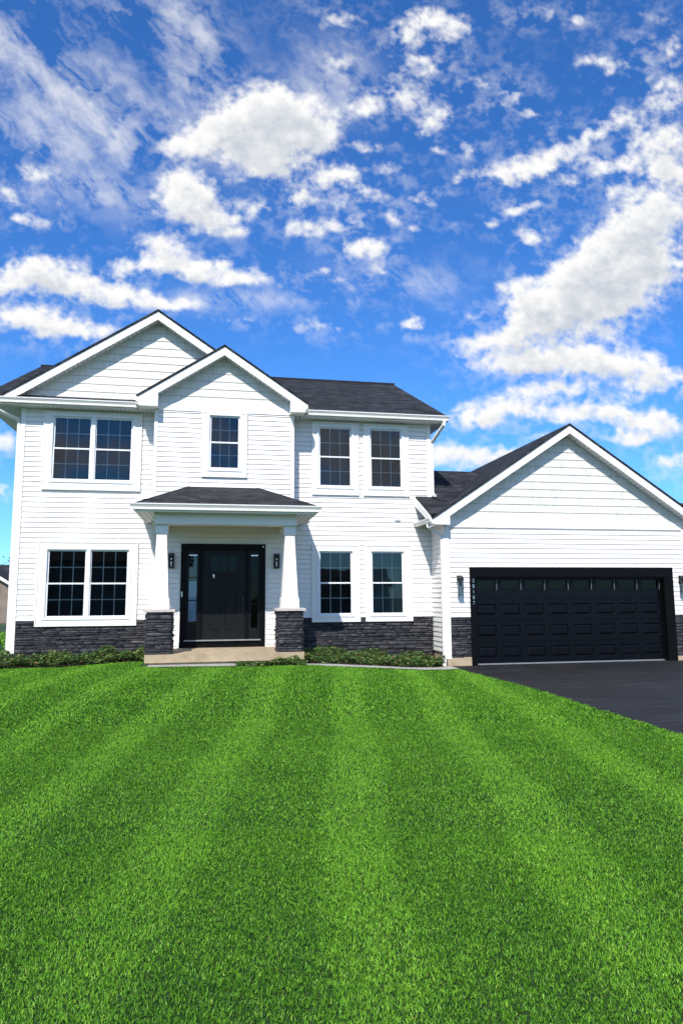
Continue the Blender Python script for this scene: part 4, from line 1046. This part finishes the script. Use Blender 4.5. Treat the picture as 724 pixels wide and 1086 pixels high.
# unseen clouds added out of view for neutral fill light, left open around the sun
ga, ge = np.meshgrid(np.arange(0, 361, 1.0), np.arange(4, 90, 1.0)); ra_, re_ = np.radians(ga), np.radians(ge)
DG = np.stack([np.sin(ra_) * np.cos(re_), np.cos(ra_) * np.cos(re_), np.sin(re_)], 2)
dd = DG[:, :, 0] * math.sin(yaw) + DG[:, :, 1] * math.cos(yaw)
front_ = np.degrees(np.arccos(np.clip(dd * math.cos(pit + .25) + DG[:, :, 2] * math.sin(pit + .25), -1, 1)))
SDv = np.array([-.38, -1.0, 1.07]); SDv /= np.linalg.norm(SDv)
offs = np.degrees(np.arccos(np.clip(DG @ SDv, -1, 1)))
hx, hy = DG[:, :, 0] / (DG[:, :, 2] + .18), DG[:, :, 1] / (DG[:, :, 2] + .18)
gc = fbm(hx * 3.1 + 20, hy * 3.1 + 20, 5, 701, .58)
ag = np.clip((gc - .44) * 5, 0, 1) * np.clip((front_ - 60) / 10, 0, 1) * np.clip((offs - 9) / 9, 0, 1)
VG = (DG * (Rd + 60) + CAM).reshape(-1, 3); n0 = len(V); r0_, c0_ = ga.shape
I = np.arange(r0_ * c0_).reshape(r0_, c0_) + n0; QG = np.stack([I[:-1, :-1], I[:-1, 1:], I[1:, 1:], I[1:, :-1]], 2).reshape(-1, 4)
QG = QG[np.concatenate([np.zeros(n0), ag.ravel()])[QG].max(1) > 0]
V = np.concatenate([V, VG]); Q = np.concatenate([Q, QG])
al = np.concatenate([al.ravel(), ag.ravel()]); shade = np.concatenate([shade.ravel(), np.clip((gc.ravel() - .5) * 2.5, 0, 1)])
o = fast_mesh('sky_clouds', V, None, t.m, {'cover': al, 'depth': shade}, quads=Q)
o.data.polygons.foreach_set('use_smooth', [True] * len(o.data.polygons))
tag(o, 'scattered white cumulus and thin cirrus over the deep blue sky', 'clouds', kind='structure')

# ------------------------------------------------------------------ sun, world, camera
sd = Vector((-.38, -1.0, 1.07)).normalized()
L = bpy.data.lights.new('sun', 'SUN'); L.energy = 4.6; L.angle = R(.53); L.color = (1, .955, .885)
lo = bpy.data.objects.new('sun', L); COL.objects.link(lo); lo.rotation_euler = sd.to_track_quat('Z', 'Y').to_euler(); lo.location = (-20, -40, 40)
wd = bpy.data.worlds.new('World'); sc.world = wd; wd.use_nodes = True; nt = wd.node_tree
bg = nt.nodes['Background']; sky = nt.nodes.new('ShaderNodeTexSky'); sky.sky_type = 'NISHITA'; sky.sun_disc = False
sky.sun_elevation = math.asin(sd.z); sky.sun_rotation = math.atan2(sd.x, sd.y)
sky.air_density = 1.0; sky.dust_density = .25; sky.ozone_density = 2.2; sky.altitude = 100
hs = nt.nodes.new('ShaderNodeHueSaturation'); hs.inputs['Saturation'].default_value = 1.12
mw = nt.nodes.new('ShaderNodeMix'); mw.data_type = 'RGBA'; mw.blend_type = 'MULTIPLY'; mw.inputs[0].default_value = 1; mw.inputs[7].default_value = (.47, .91, 1.42, 1)
nt.links.new(sky.outputs[0], hs.inputs['Color']); nt.links.new(hs.outputs[0], mw.inputs[6]); nt.links.new(mw.outputs[2], bg.inputs[0]); bg.inputs[1].default_value = .124

cam = bpy.data.cameras.new('camera'); co = bpy.data.objects.new('camera', cam); COL.objects.link(co); sc.camera = co
cam.sensor_fit = 'VERTICAL'; cam.sensor_height = 24; cam.lens = 726.59 / 1086 * 24; cam.clip_start = .05; cam.clip_end = 6000
yaw, pit, rol = .186314, .1237382, -.0059913
fw_ = Vector((math.sin(yaw) * math.cos(pit), math.cos(yaw) * math.cos(pit), math.sin(pit))); rt = Vector((math.cos(yaw), -math.sin(yaw), 0)); upv = rt.cross(fw_)
r2 = rt * math.cos(rol) + upv * math.sin(rol); u2 = upv * math.cos(rol) - rt * math.sin(rol)
m = Matrix((r2, u2, -fw_)).transposed().to_4x4(); m.translation = Vector(CAM); co.matrix_world = m

sc.render.engine = 'CYCLES'
sc.cycles.max_bounces = 8; sc.cycles.diffuse_bounces = 3; sc.cycles.transparent_max_bounces = 12; sc.cycles.use_denoising = True
sc.cycles.sample_clamp_indirect = 6
try: sc.cycles.denoiser = 'OPENIMAGEDENOISE'
except Exception: pass
vs = sc.view_settings; vs.view_transform = 'Standard'; vs.look = 'None'; vs.exposure = .22; vs.gamma = 1
